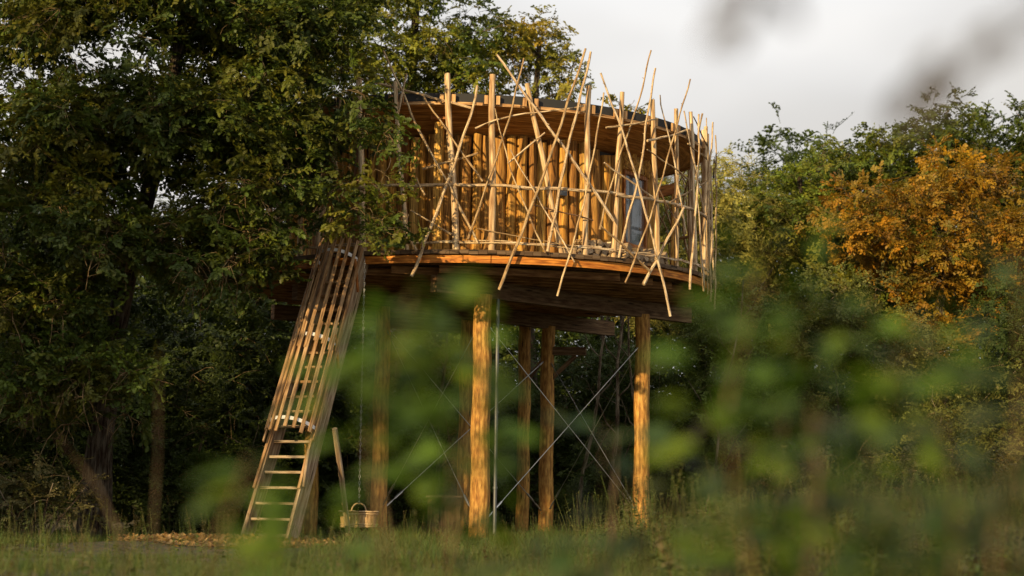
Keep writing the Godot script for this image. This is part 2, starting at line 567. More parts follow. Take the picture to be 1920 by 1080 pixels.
func make_materials():
	var tex_log = ImageTexture.create_from_image(wood_image(11, 0.36, 0.26, 16, 0.0, 512, 0.22))
	var tex_plank = ImageTexture.create_from_image(wood_image(23, 0.36, 0.3, 6))
	var tex_stick = ImageTexture.create_from_image(wood_image(37, 0.25, 0.35, 16, 0.55, 256))
	var tex_bark = ImageTexture.create_from_image(wood_image(51, 0.9, 0.7, 0))
	M.tex_plank = tex_plank
	M.logs = []
	for c in [Vector3(0.60, 0.34, 0.075), Vector3(0.48, 0.25, 0.05), Vector3(0.66, 0.41, 0.115), Vector3(0.30, 0.14, 0.03), Vector3(0.57, 0.295, 0.055), Vector3(0.38, 0.19, 0.042)]:
		M.logs.append(wood(tex_log, c, 0.7, Vector3(2.2, 0.5, 1), 0.35))
	M.stilt = wood(tex_plank, Vector3(0.44, 0.235, 0.06), 0.7, Vector3(1.6, 0.7, 1), 0.5)
	M.sticks = []
	for c in [Vector3(0.53, 0.395, 0.245), Vector3(0.45, 0.325, 0.185), Vector3(0.57, 0.44, 0.295), Vector3(0.37, 0.255, 0.135)]:
		M.sticks.append(wood(tex_stick, c, 0.75, Vector3(3.0, 0.7, 1), 0.15))
	M.stick_dark = wood(tex_stick, Vector3(0.17, 0.10, 0.06), 0.75, Vector3(3.0, 0.7, 1), 0.15)
	M.rail_posts = []
	for c in [Vector3(0.58, 0.42, 0.25), Vector3(0.62, 0.47, 0.30), Vector3(0.52, 0.36, 0.20)]:
		M.rail_posts.append(wood(tex_plank, c, 0.75, Vector3(2.0, 0.35, 1), 0.3))
	M.rim = wood(tex_plank, Vector3(0.56, 0.215, 0.035), 0.65, Vector3(3.0, 0.4, 1), 0.2)
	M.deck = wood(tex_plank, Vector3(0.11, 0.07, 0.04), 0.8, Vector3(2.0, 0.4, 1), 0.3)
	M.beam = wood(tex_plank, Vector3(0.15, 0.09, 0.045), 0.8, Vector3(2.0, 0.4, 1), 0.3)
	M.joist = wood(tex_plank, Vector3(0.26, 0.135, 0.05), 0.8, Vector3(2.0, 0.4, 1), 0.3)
	M.fascia = wood(tex_plank, Vector3(0.46, 0.27, 0.12), 0.7, Vector3(2.0, 0.4, 1), 0.2)
	M.soffits = []
	for c in [Vector3(0.46, 0.225, 0.06), Vector3(0.42, 0.20, 0.05), Vector3(0.49, 0.25, 0.07)]:
		M.soffits.append(wood(tex_plank, c, 0.6, Vector3(2.0, 0.3, 1), 0.2))
	M.red = wood(tex_plank, Vector3(0.42, 0.17, 0.045), 0.6, Vector3(2.0, 0.4, 1), 0.2)
	M.grey_wood = wood(tex_plank, Vector3(0.30, 0.225, 0.15), 0.85, Vector3(1.5, 0.35, 1), 0.4)
	M.slats = []
	for c in [Vector3(0.36, 0.225, 0.115), Vector3(0.32, 0.19, 0.09), Vector3(0.39, 0.255, 0.14)]:
		M.slats.append(wood(tex_plank, c, 0.8, Vector3(3.0, 0.4, 1), 0.2))
	M.bark = wood(tex_bark, Vector3(0.075, 0.058, 0.04), 0.9, Vector3(1.2, 0.5, 1), 2.0)
	M.bark_pale = wood(tex_bark, Vector3(0.16, 0.125, 0.085), 0.9, Vector3(1.5, 0.5, 1), 1.2)
	M.twig = wood(tex_bark, Vector3(0.17, 0.12, 0.06), 0.85, Vector3(3, 1, 1), 0.1)
	M.dead = wood(tex_bark, Vector3(0.085, 0.06, 0.035), 0.9, Vector3(3, 1, 1), 0.1)
	M.membrane = plain(Vector3(0.022, 0.021, 0.021), 0.85)
	M.zinc = plain(Vector3(0.13, 0.135, 0.14), 0.55, 0.8)
	M.steel = plain(Vector3(0.62, 0.62, 0.60), 0.3, 0.95)
	M.chain = plain(Vector3(0.36, 0.36, 0.35), 0.4, 0.9)
	M.white_band = plain(Vector3(0.78, 0.77, 0.74), 0.45)
	M.wicker = wood(tex_plank, Vector3(0.46, 0.30, 0.14), 0.75, Vector3(9.0, 0.9, 1), 0.6)
	M.curtain = plain(Vector3(0.17, 0.20, 0.22), 0.9)
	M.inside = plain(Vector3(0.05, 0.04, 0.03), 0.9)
	M.glass = StandardMaterial3D.new()
	M.glass.transparency = BaseMaterial3D.TRANSPARENCY_ALPHA
	M.glass.albedo_color = Color(0.75, 0.82, 0.86, 0.12)
	M.glass.roughness = 0.03
	M.leaf = leaf_mat(0.45)
	M.leaf_soft = leaf_mat(0.8, 0.6)
	M.grass = leaf_mat(0.5, 0.7)
	var tc = Color(1.6, 1.1, 1.3)
	M.sprigs = {
		"oak": [make_sprig(1, 18, 0.34, 0.085, OAK, tc, 0.35), make_sprig(2, 15, 0.3, 0.09, OAK, tc, 0.35), make_sprig(3, 22, 0.4, 0.078, OAK, tc, 0.35, 3)],
		"bush": [make_sprig(4, 20, 0.36, 0.06, OVAL, tc), make_sprig(5, 26, 0.45, 0.055, OVAL, tc, 0.3, 4)],
		"willow": [make_sprig(6, 28, 0.5, 0.085, NARROW, tc, 0.3, 3), make_sprig(7, 22, 0.42, 0.075, NARROW, tc, 0.3, 4)],
		"beech": [make_sprig(8, 20, 0.42, 0.085, OVAL, tc, 0.3, 3), make_sprig(9, 16, 0.36, 0.08, OVAL, tc, 0.35, 2)],
	}

# ------------------------------------------------------------------ the ground
func ground_y(x, z):
	var y = 0.05 * sin(x * 0.7 + 1.3) * cos(z * 0.5) + 0.03 * sin(x * 1.9 + z * 1.3)
	if z < -9.0: y += smoothstep(-9.0, -40.0, z) * 5.0
	if z > 12.0: y -= smoothstep(12.0, 24.0, z) * 0.06
	return y

func ground():
	var st = begin()
	var xs = []; var zs = []
	var x = -150.0
	while x <= 150.0:
		xs.append(x)
		x += 0.6 if absf(x) < 16.0 else 5.0 if absf(x) < 60.0 else 15.0
	var z = 60.0
	while z >= -220.0:
		zs.append(z)
		z -= 0.6 if z < 40.0 and z > -14.0 else 4.0 if z > -60.0 else 20.0
	for j in zs.size():
		for i in xs.size():
			var n = Vector3(ground_y(xs[i] - 0.1, zs[j]) - ground_y(xs[i] + 0.1, zs[j]), 0.2, ground_y(xs[i], zs[j] - 0.1) - ground_y(xs[i], zs[j] + 0.1)).normalized()
			add_v(st, Vector3(xs[i], ground_y(xs[i], zs[j]), zs[j]), n, Vector2(xs[i], zs[j]) * 0.5)
	for j in zs.size() - 1:
		for i in xs.size() - 1:
			var a = j * xs.size() + i
			var b = a + xs.size()
			tri(st, a, b, b + 1)
			tri(st, a, b + 1, a + 1)
	var m = StandardMaterial3D.new()
	m.albedo_texture = noise_tex(0.02, 5, 5, [[0.2, 0.45, 0.6, 0.8], [lin(0.028, 0.03, 0.012), lin(0.05, 0.052, 0.02), lin(0.075, 0.055, 0.028), lin(0.11, 0.075, 0.035)]])
	m.roughness = 0.95
	m.heightmap_enabled = true
	m.heightmap_scale = 3.0
	m.heightmap_texture = noise_tex(0.06, 5, 9, null)
	struct("ground", st, m)
	# trodden patch of dry leaves at the foot of the ladder
	var p = begin()
	var c = Vector3(-3.0, 0, 6.2)
	var i0 = add_v(p, c + Vector3(0, ground_y(c.x, c.z) + 0.012, 0), Vector3.UP, Vector2.ZERO)
	for k in 37:
		var a = TAU * k / 36.0
		var rr = 1.0 + 0.18 * sin(a * 3.0 + 1.0) + 0.1 * sin(a * 7.0)
		var q = c + Vector3(cos(a) * rr * 1.4, 0, sin(a) * rr * 1.7)
		add_v(p, q + Vector3(0, ground_y(q.x, q.z) + 0.012, 0), Vector3.UP, Vector2(cos(a), sin(a)) * rr)
	for k in 36: tri(p, i0, i0 + k + 1, i0 + k + 2)
	var d = StandardMaterial3D.new()
	d.albedo_texture = noise_tex(0.08, 5, 15, [[0.2, 0.45, 0.6, 0.8], [lin(0.08, 0.05, 0.02), lin(0.19, 0.12, 0.045), lin(0.26, 0.17, 0.07), lin(0.33, 0.2, 0.08)]])
	d.uv1_scale = Vector3(2, 2, 2)
	d.roughness = 0.95
	struct("trodden_path", p, d)

# ------------------------------------------------------------------ the treehouse
func treehouse():
	var t = thing("treehouse", "round log treehouse on tall timber stilts with a fence of crossed sticks", "treehouse")
	# stilts
	for s in [[0.14, 2.66, 3.98, 0.15], [2.87, -0.1, 3.98, 0.135], [-1.58, 0.5, 3.98, 0.135], [1.28, -2.52, 3.98, 0.13], [0.86, -3.4, 4.3, 0.118], [-0.2, -1.4, 4.3, 0.12], [-3.0, -2.2, 4.3, 0.13]]:
		var pts = []; var rad = []
		for k in 9:
			var q = k / 8.0
			pts.append(Vector3(s[0] + 0.012 * sin(k * 2.1 + s[1]), lerpf(-0.3, s[2], q), s[1] + 0.012 * cos(k * 1.7)))
			rad.append(s[3] * lerpf(1.07, 0.95, q) * (1.0 + 0.02 * sin(k * 3.3 + s[0] * 5.0)))
		part("support_post", tube_mesh(pts, rad, 16, 0.015), M.stilt, t)
	# main beams under the deck, with cut-back ends
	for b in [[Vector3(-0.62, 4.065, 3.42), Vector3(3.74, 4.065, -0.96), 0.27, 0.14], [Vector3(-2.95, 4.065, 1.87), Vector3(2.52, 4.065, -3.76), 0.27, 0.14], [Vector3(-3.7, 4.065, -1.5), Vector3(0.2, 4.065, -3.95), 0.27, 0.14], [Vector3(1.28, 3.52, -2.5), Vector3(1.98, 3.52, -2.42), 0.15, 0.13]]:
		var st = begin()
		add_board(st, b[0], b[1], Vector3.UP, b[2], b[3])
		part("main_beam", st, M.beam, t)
	for b in [[Vector3(1.34, 3.0, -2.5), Vector3(1.8, 3.44, -2.45)], [Vector3(0.9, 3.0, -3.4), Vector3(1.26, 3.5, -3.3)]]:
		var st = begin()
		add_board(st, b[0], b[1], Vector3.BACK, 0.08, 0.08)
		part("knee_brace", st, M.beam, t)
	# joists and planks
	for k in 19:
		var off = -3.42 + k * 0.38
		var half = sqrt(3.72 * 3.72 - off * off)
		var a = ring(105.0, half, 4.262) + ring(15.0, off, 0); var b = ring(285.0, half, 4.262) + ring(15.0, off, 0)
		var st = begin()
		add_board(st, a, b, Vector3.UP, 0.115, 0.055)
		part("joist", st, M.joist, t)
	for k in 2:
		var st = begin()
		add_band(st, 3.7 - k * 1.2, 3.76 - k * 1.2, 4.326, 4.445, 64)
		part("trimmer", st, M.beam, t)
	var n = 58
	for k in n:
		var a = -4.05 + 8.1 * k / n
		part("deck_plank", disc_board(a + 0.003, a + 8.1 / n - 0.003, 4.055, 4.452 + 0.003 * (k % 3), 4.52 + 0.002 * (k % 2), 15.0), M.deck, t)
	# rim beam in bent lengths
	for k in 8:
		var st = begin()
		add_band(st, 3.95, 4.0, 4.325, 4.446, 12, k * 45.0 + 4.0, k * 45.0 + 48.8)
		part("rim_beam", st, M.rim, t)
	# log wall
	var meshes = []
	for v in 7:
		var pts = []; var rad = []
		var lean = rng.randf_range(-0.03, 0.03)
		for k in 8:
			var q = k / 7.0
			pts.append(Vector3(lean * q + 0.008 * sin(k * 1.9 + v), q, 0.006 * cos(k * 2.3 + v)))
			rad.append(0.092 * (1.0 + rng.randf_range(-0.05, 0.05)) * lerpf(1.05, 0.95, q))
		meshes.append(tube_mesh(pts, rad, 12, 0.03).commit())
	var deg = -180.0
	while deg < 179.0:
		var w = rng.randf_range(0.66, 1.35)
		var step = rad_to_deg(0.092 * w * 2.0 / 2.93) * 1.0
		var mid = deg + step * 0.5
		deg += step
		var spans = [[4.5, rng.randf_range(6.48, 6.53) if rng.randf() < 0.88 else rng.randf_range(6.25, 6.45)]]
		if mid > 52.4 and mid < 72.6: spans = [[4.5, 4.93], [6.2, 6.5]]
		for s in spans:
			var o = part("log", meshes[rng.randi() % 7], M.logs[rng.randi() % 6], t)
			var r = 2.93 + rng.randf_range(-0.02, 0.035)
			o.transform = Transform3D(Basis(Vector3.UP, deg_to_rad(mid + rng.randf() * 360.0)).scaled_local(Vector3(w, s[1] - s[0], w)), ring(mid, r, s[0]))
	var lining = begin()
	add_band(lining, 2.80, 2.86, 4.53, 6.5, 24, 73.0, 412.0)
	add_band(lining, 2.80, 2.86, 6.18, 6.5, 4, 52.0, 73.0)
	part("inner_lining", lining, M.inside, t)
	# window: on a chord between two headings
	var wa = ring(53.6, 2.97, 0); var wb = ring(71.6, 2.97, 0)
	var wx = (wb - wa).normalized(); var wn = wx.cross(Vector3.UP).normalized() * -1.0
	if wn.dot(wa) < 0: wn = -wn
	var wl = wa.distance_to(wb)
	var wnode = Node3D.new(); wnode.name = "window"; t.add_child(wnode, true)
	for f in [[0.0, 0.05, 4.96, 6.2], [wl - 0.05, wl, 4.96, 6.2], [0.0502, wl - 0.0502, 6.14, 6.2], [0.0502, wl - 0.0502, 4.96, 5.0]]:
		var st = begin()
		add_box(st, wa + wx * (f[0] + f[1]) * 0.5 + Vector3(0, (f[2] + f[3]) * 0.5, 0), wx * (f[1] - f[0]) * 0.5, Vector3(0, (f[3] - f[2]) * 0.5, 0), wn * 0.05)
		part("frame", st, M.red, wnode)
	var sill = begin()
	add_box(sill, (wa + wb) * 0.5 + wn * 0.07 + Vector3(0, 4.93, 0), wn * 0.1, wx * (wl * 0.5 + 0.08), Vector3(0, 0.027, 0))
	part("sill", sill, M.red, wnode)
	var pane = begin()
	var pc = (wa + wb) * 0.5 + wn * 0.01
	var y0 = Vector3(0, 5.0, 0); var y1 = Vector3(0, 6.14, 0)
	var pe = wx * (wl * 0.5 - 0.05)
	var turned = (pe.cross(Vector3.UP)).dot(wn) < 0
	if turned: pe = -pe
	quad(pane, pc - pe + y0, pc - pe + y1, pc + pe + y1, pc + pe + y0, wn, Vector2(0, 0), Vector2(0, 1), Vector2(1, 1), Vector2(1, 0))
	part("pane", pane, M.glass, wnode)
	var cur = begin()
	var prev = null
	for k in 41:
		var q = k / 40.0
		var p = pc - pe + pe * 2.0 * q - wn * (0.09 + 0.022 * sin(q * 26.0) + 0.012 * sin(q * 61.0))
		if prev != null and not (q > 0.3 and q < 0.38):
			var nn = (p - prev).cross(Vector3.UP).normalized()
			if nn.dot(wn) < 0: nn = -nn
			quad(cur, prev + y0, prev + y1, p + y1, p + y0, nn, Vector2(0, 0), Vector2(0, 1), Vector2(1, 1), Vector2(1, 0))
		prev = p
	part("curtain", cur, M.curtain, wnode)
	# small lamp under the eave
	var lamp = begin()
	add_box(lamp, ring(26.5, 3.08, 5.62), ring(116.5, 0.065, 0), Vector3(0, 0.04, 0), ring(26.5, 0.06, 0))
	part("wall_lamp", lamp, M.zinc, t)
	# roof
	var roof = begin()
	add_band(roof, 3.80, 3.865, 6.846, 6.985, 96)
	var rn = part("roof", roof, M.membrane, t)
	var top = begin()
	add_band(top, 0.02, 3.798, 6.86, 6.95, 48)
	part("roof_sheet", top, M.membrane, rn)
	for k in 12:
		var st = begin()
		add_band(st, 3.84, 3.90, 6.80, 6.8435, 8, k * 30.0 + 0.06, k * 30.0 + 29.94)
		part("fascia", st, M.fascia, t)
	for row in 6:
		for k in 18:
			var r0 = lerpf(2.80, 3.838, row / 6.0) + 0.004; var r1 = lerpf(2.80, 3.838, (row + 1) / 6.0)
			var st = begin()
			soffit_piece(st, r0, r1, k * 20.0 + (row % 2) * 10.0 + 0.05, k * 20.0 + (row % 2) * 10.0 + 19.95)
			part("soffit_board", st, M.soffits[rng.randi() % 3], t)
	for a in [-9.8, 92.0, -62.0, -115.0, 168.0, 130.0]:
		var st = begin()
		var by = 6.73 if a < 0.0 and a > -20.0 else 6.3
		add_board(st, ring(a, 2.7, by - 0.22), ring(a, 3.5, by), Vector3.UP, 0.18, 0.24 if a == -9.8 else 0.16)
		part("roof_beam", st, M.red, t)
		var ps = begin()
		var ph = (by - 0.11 - 4.522) * 0.5
		add_box(ps, ring(a, 3.42, 4.522 + ph), ring(a + 90.0, 0.065, 0), Vector3(0, ph, 0), ring(a, 0.065, 0))
		part("roof_post", ps, M.logs[0], t)
	# the roof leans a little to the right for its water to run off
	var lean = Transform3D(Basis(), Vector3(0, 6.8, 0)) * Transform3D(Basis(Vector3.BACK, -0.024), Vector3.ZERO) * Transform3D(Basis(), Vector3(0, -6.8, 0))
	for o in t.get_children():
		if o.name.begins_with("roof") and not o.name.begins_with("roof_post") or o.name.begins_with("fascia") or o.name.begins_with("soffit"): o.transform = lean
	# railing posts: [heading at foot, heading at top, top height, radius]
	var posts = [[-25.8, -28.1, 7.26, 0.046], [-15.1, -19.0, 7.19, 0.033], [-3.7, -6.8, 7.29, 0.046], [4.2, 3.5, 7.28, 0.046], [20.1, 11.5, 7.16, 0.037], [26.0, 26.4, 7.21, 0.041], [33.6, 35.6, 7.19, 0.037], [48.0, 45.4, 7.17, 0.039], [55.7, 55.2, 7.13, 0.033], [66.7, 63.1, 7.18, 0.033], [74.7, 78.1, 7.12, 0.033], [84.4, 84.4, 7.08, 0.033], [-38.7, -39.2, 7.08, 0.037]]
	var d = 95.0
	while d < 318.0:
		posts.append([d + rng.randf_range(-2, 2), d + rng.randf_range(-3, 3), rng.randf_range(7.0, 7.3), rng.randf_range(0.033, 0.044)])
		d += 10.5
	for p in posts:
		var pts = []; var rad = []
		for k in 6:
			var q = k / 5.0
			pts.append(ring(lerpf(p[0], p[1], q), 3.945 + 0.006 * sin(k * 2.7 + p[0]), lerpf(4.524, p[2], q)) + ring(p[0] + 90, 0.012 * sin(k * 1.8 + p[1] * 3.0), 0))
			rad.append(p[3] * 1.08 * (1.1 - 0.15 * q + 0.03 * sin(k * 4.1 + p[0])))
		part("railing_post", tube_mesh(pts, rad, 9, 0.02), M.rail_posts[rng.randi() % 3], t)
		var at = lerpf(p[0], p[1], 0.9)
		for s in [-1, 1]:
			var st = begin()
			add_box(st, ring(at + s * 1.35, 3.925, 6.885), ring(at + s * 1.35 + 90.0, 0.03, 0), Vector3(0, 0.068, 0), ring(at + s * 1.35, 0.024, 0))
			part("clamp_block", st, M.fascia, t).transform = lean
	# crossed sticks: [thickness in twelfths of a decimetre, distance from the axis, then heading, height ...]
	var sticks = [
		[5, 4.02, -27.6, 7.27, -1.0, 6.73], [5, 4.04, -21.4, 7.67, -17.0, 7.07, -12.2, 6.33, -6.1, 5.58, 0.9, 4.62], [4, 4.06, -15.6, 7.28, -17.1, 6.69], [4, 4.03, -12.1, 6.96, -8.4, 6.58, -2.7, 6.01, 1.8, 5.58], [6.5, 4.1, 0.3, 7.07, -0.6, 6.73, -5.9, 5.53, -13.2, 4.1], [5, 4.02, -11.5, 5.78, 0.7, 6.02],
		[6, 4.04, 4.4, 7.57, 12.7, 6.79, 22.8, 5.92, 32.6, 5.1], [4.5, 4.06, 10.3, 7.53, 8.0, 6.79, 6.3, 6.33, 0.2, 4.98, -1.1, 4.68], [3.5, 4.03, -0.2, 6.41, 7.1, 6.61, 17.7, 6.75, 24.6, 6.86], [3, 4.11, 4.1, 6.71, 6.7, 6, 9.3, 5.48, 15.5, 4.5], [4, 4.02, 7.3, 5.88, 15.4, 6.39], [6, 4.13, 24.3, 7.76, 19.8, 6.8, 16.4, 6.03, 9.8, 4.71, 5.5, 3.9],
		[6, 4.1, 25.7, 7.72, 24.1, 7.23, 20.1, 6.05, 17.7, 5.13, 16.1, 4.52], [4, 4.11, 28.9, 7.09, 28.1, 6.71, 24.7, 5.47, 21.9, 4.69, 18.3, 3.84], [5, 4.12, 27.9, 7.4, 34.2, 6.46, 38.7, 5.65, 43.9, 4.73, 49.6, 3.68], [4, 4.02, 43.5, 7.94, 39.8, 7.08, 35.3, 6.32, 31.0, 5.45, 29.0, 4.94], [5, 4.1, 43.9, 7.64, 40.9, 6.67, 39.3, 5.94, 34.2, 4.76, 33.6, 4.51], [4, 4.06, 30.2, 6.56, 36.8, 6.66, 45.4, 6.84],
		[3.5, 4.03, 46.8, 7.25, 47.0, 7.04, 50.3, 6.61, 53.0, 6.08, 58.2, 5.08], [4, 4.13, 56.9, 7.62, 50.8, 6.72, 43.1, 5.38, 38.0, 4.58, 35.0, 4.13], [5, 4.02, 42.5, 6.46, 50.1, 6.61, 59.8, 6.84], [3.5, 4.04, 42.2, 6.31, 53.7, 6.08, 59.1, 5.99], [4, 4.06, 29.7, 5.99, 44.1, 5.55], [5, 4.13, 28.5, 4.98, 42.0, 4.36],
		[6.5, 4.1, 55.3, 5.49, 40.7, 4.14], [4, 4.02, 73.5, 6.13, 50.7, 5.53], [4, 4.04, 56.2, 7.1, 57.9, 6.83, 62.7, 6.18, 69.1, 5.54], [4, 4.06, 57.6, 6.57, 71.3, 6.47], [5, 4.11, 62.1, 7.11, 62.0, 6.17, 57.7, 4.17], [3, 4.12, 67.1, 7.12, 68.2, 6.24, 68.2, 4.17],
		[5, 4.13, 61.1, 5.68, 63.1, 4.91, 65.4, 4.2], [2.5, 4.03, 0.7, 4.85, 15.7, 4.69, 23.5, 4.64], [5, 4.12, -22.2, 5.59, -12.1, 4.5], [3.5, 4.02, -14.2, 5.14, -4.9, 4.76], [3, 4.1, 7.5, 6.08, 22.4, 4.39], [4, 4.03, -12.9, 5.64, -11.0, 5.36],
		[5, 4.07, 78, 7.2, 72, 5.9, 75, 4.1], [4, 4.1, 80, 7, 84, 5.6, 79, 4], [3, 4.03, 61.6, 7.07, 72.6, 6.72], [3, 4.06, 43.3, 5.94, 53.9, 5.15], [3, 4.06, 13.0, 5.24, 27.1, 5.07]]
	for k in 46:
		var a = rng.randf_range(88.0, 328.0)
		var h = rng.randf_range(4.2, 5.6)
		sticks.append([rng.randf_range(3.5, 6.0), rng.randf_range(4.02, 4.13), a, h, a + rng.randf_range(-6, 6), h + 1.0, a + rng.randf_range(-14, 14), h + rng.randf_range(1.5, 2.6)])
	for j in sticks.size():
		var s = sticks[j]
		var ctl = []
		var i = 2
		while i < s.size():
			ctl.append(ring(s[i], s[1], s[i + 1]))
			i += 2
		var pts = []; var rad = []
		var curve = Curve3D.new()
		for q in ctl.size():
			var tan = (ctl[min(q + 1, ctl.size() - 1)] - ctl[max(q - 1, 0)]) * 0.16
			curve.add_point(ctl[q], -tan, tan)
		var len = curve.get_baked_length()
		var m = int(clampf(len / 0.16, 3, 22))
		for k in m + 1:
			var q = float(k) / m
			pts.append(curve.sample_baked(len * q) + Vector3(sin(k * 1.3 + j) * 0.007, cos(k * 1.9 + j * 2.0) * 0.004, sin(k * 1.1 + j) * 0.007))
			rad.append(s[0] / 262.0 * (0.8 + 0.32 * q if ctl[0].y > ctl[ctl.size() - 1].y else 1.12 - 0.32 * q) * (1.0 + 0.09 * sin(k * 2.9 + j)))
		var sm = tube_mesh(pts, rad, 7, 0.05)
		for k in int(len * 1.6):
			var i2 = 1 + rng.randi() % (pts.size() - 2)
			var sd = Vector3(rng.randf_range(-1, 1), rng.randf_range(0.1, 0.8), rng.randf_range(-1, 1)).normalized()
			add_tube(sm, [pts[i2], pts[i2] + sd * (rad[i2] + rng.randf_range(0.006, 0.03))], [rad[i2] * 0.55, rad[i2] * 0.4], 5)
		var o = part("railing_stick", sm, M.stick_dark if j >= sticks.size() - 49 and j < sticks.size() - 46 else M.sticks[j % 4], t)
	# hand rail and two toe rails, in bent lengths tied to the posts
	for lay in [[5.53, 3.99, 0.027, 0.02], [4.655, 3.98, 0.014, 0.03], [4.63, 4.0, 0.012, 0.025]]:
		var a = -42.0
		while a < 300.0:
			var span = rng.randf_range(19.0, 27.0)
			var pts = []; var rad = []
			var tilt = rng.randf_range(-1, 1) * lay[3]
			for k in 8:
				var q = k / 7.0
				pts.append(ring(a + (span + 2.5) * q, lay[1] + 0.01 * sin(k * 1.3 + a), lay[0] + tilt * (q - 0.5) * 2.0 + 0.008 * sin(k * 2.2 + a)))
				rad.append(lay[2] * lerpf(1.1, 0.85, q))
			part("rail", tube_mesh(pts, rad, 7, 0.04), M.sticks[rng.randi() % 3], t)
			a += span
	# bracing cables between the stilts
	var feet = {"f": Vector3(0.14, 0.3, 2.66), "r": Vector3(2.87, 0.5, -0.1), "l": Vector3(-1.58, 0.5, 0.5), "b": Vector3(1.28, 0.5, -2.52)}
	var heads = {"f": Vector3(0.14, 3.6, 2.66), "r": Vector3(2.87, 3.5, -0.1), "l": Vector3(-1.58, 3.72, 0.5), "b": Vector3(1.28, 3.4, -2.52)}
	for c in [["l", "f"], ["f", "l"], ["r", "f"], ["f", "r"], ["r", "b"], ["b", "r"], ["l", "b"], ["b", "l"]]:
		var a = heads[c[0]]; var b = feet[c[1]]
		var u = (b - a).normalized()
		a += u * 0.15; b -= u * 0.15
		var cb = part("cable", tube_mesh([a, b], [0.007, 0.007], 6), M.steel, t)
		var tb = begin()
		add_tube(tb, [b - u * 0.5, b - u * 0.48, b - u * 0.3, b - u * 0.28], [0.009, 0.02, 0.02, 0.009], 7)
		part("turnbuckle", tb, M.steel, cb)
		var sh = begin()
		add_tube(sh, [b - u * 0.22, b - u * 0.2, b - u * 0.02, b + u * 0.06], [0.008, 0.017, 0.015, 0.01], 7)
		part("shackle", sh, M.steel, cb)
		var ey = begin()
		add_tube(ey, [a - u * 0.06, a, a + u * 0.1, a + u * 0.12], [0.011, 0.017, 0.017, 0.008], 7)
		part("eye_bolt", ey, M.steel, cb)
	# zinc pipe beside the front stilt
	var pipe = begin()
	add_tube(pipe, [Vector3(0.385, -0.1, 2.62), Vector3(0.38, 3.92, 2.62)], [0.031, 0.031], 12)
	var pp = part("drainpipe", pipe, M.zinc, t)
	for y in [0.9, 2.1, 3.3]:
		var st = begin()
		add_tube(st, [Vector3(0.384, y, 2.62), Vector3(0.384, y + 0.035, 2.62)], [0.041, 0.041], 12)
		part("pipe_bracket", st, M.zinc, pp)
	# split firewood against the wall
	var fw = []
	for v in 3:
		var st = begin()
		var r = 0.075
		var loop = []
		var angles = [[0.2, 1.9, 4.0], [0.0, 1.4, 2.9, 4.6], [0.4, 2.3, 3.6, 5.0]][v]
		for a in angles: loop.append(Vector3(cos(a) * r, sin(a) * r, 0))
		var m = loop.size()
		for k in m:
			var a = loop[k]; var b = loop[(k + 1) % m]
			var z = Vector3(0, 0, 0.16)
			var nn = Vector3(b.y - a.y, a.x - b.x, 0).normalized()
			quad(st, a + z, b + z, b - z, a - z, nn, Vector2(0, 0), Vector2(0.1, 0), Vector2(0.1, 0.3), Vector2(0, 0.3))
		for k in range(1, m - 1):
			for s in [1, -1]:
				var z = Vector3(0, 0, 0.16 * s)
				var i = add_v(st, loop[0] + z, Vector3(0, 0, s), Vector2(0, 0))
				add_v(st, loop[k] + z, Vector3(0, 0, s), Vector2(0.1, 0))
				add_v(st, loop[k + 1] + z, Vector3(0, 0, s), Vector2(0.1, 0.1))
				if s > 0: tri(st, i, i + 2, i + 1)
				else: tri(st, i, i + 1, i + 2)
		fw.append(st.commit())
	for lev in 3:
		var a = 29.0 + lev * 1.1
		while a < 72.0 - lev * 1.0:
			if not (lev == 2 and rng.randf() < 0.45):
				var o = MeshInstance3D.new()
				o.name = numbered("firewood_log")
				o.mesh = fw[rng.randi() % 3]
				o.material_override = M.sticks[rng.randi() % 4] if rng.randf() < 0.6 else M.grey_wood
				add_child(o)
				o.transform = Transform3D(Basis(Vector3.UP, deg_to_rad(a)) * Basis(Vector3.BACK, rng.randf() * TAU), ring(a, 3.25 + rng.randf_range(-0.03, 0.03), 4.59 + lev * 0.115))
				tag(o, "split firewood piece in the low stack along the log wall under the window", "firewood", "firewood stacked under the window")
			a += 2.55
	var cr = begin()
	add_box(cr, Vector3(0, 0.07, 0), Vector3(0.1, 0, 0), Vector3(0, 0.07, 0), Vector3(0, 0, 0.07))
	var box = thing("wooden_box", "small pale wooden box on the deck at the end of the firewood stack", "box", ring(25.3, 3.45, 4.525), "", deg_to_rad(25.0))
	part("case", cr, M.sticks[0], box)
	var cl = begin()
	add_box(cl, Vector3(0, 0.1502, 0), Vector3(0.108, 0, 0), Vector3(0, 0.01, 0), Vector3(0, 0, 0.078))
	part("lid", cl, M.sticks[2], box)

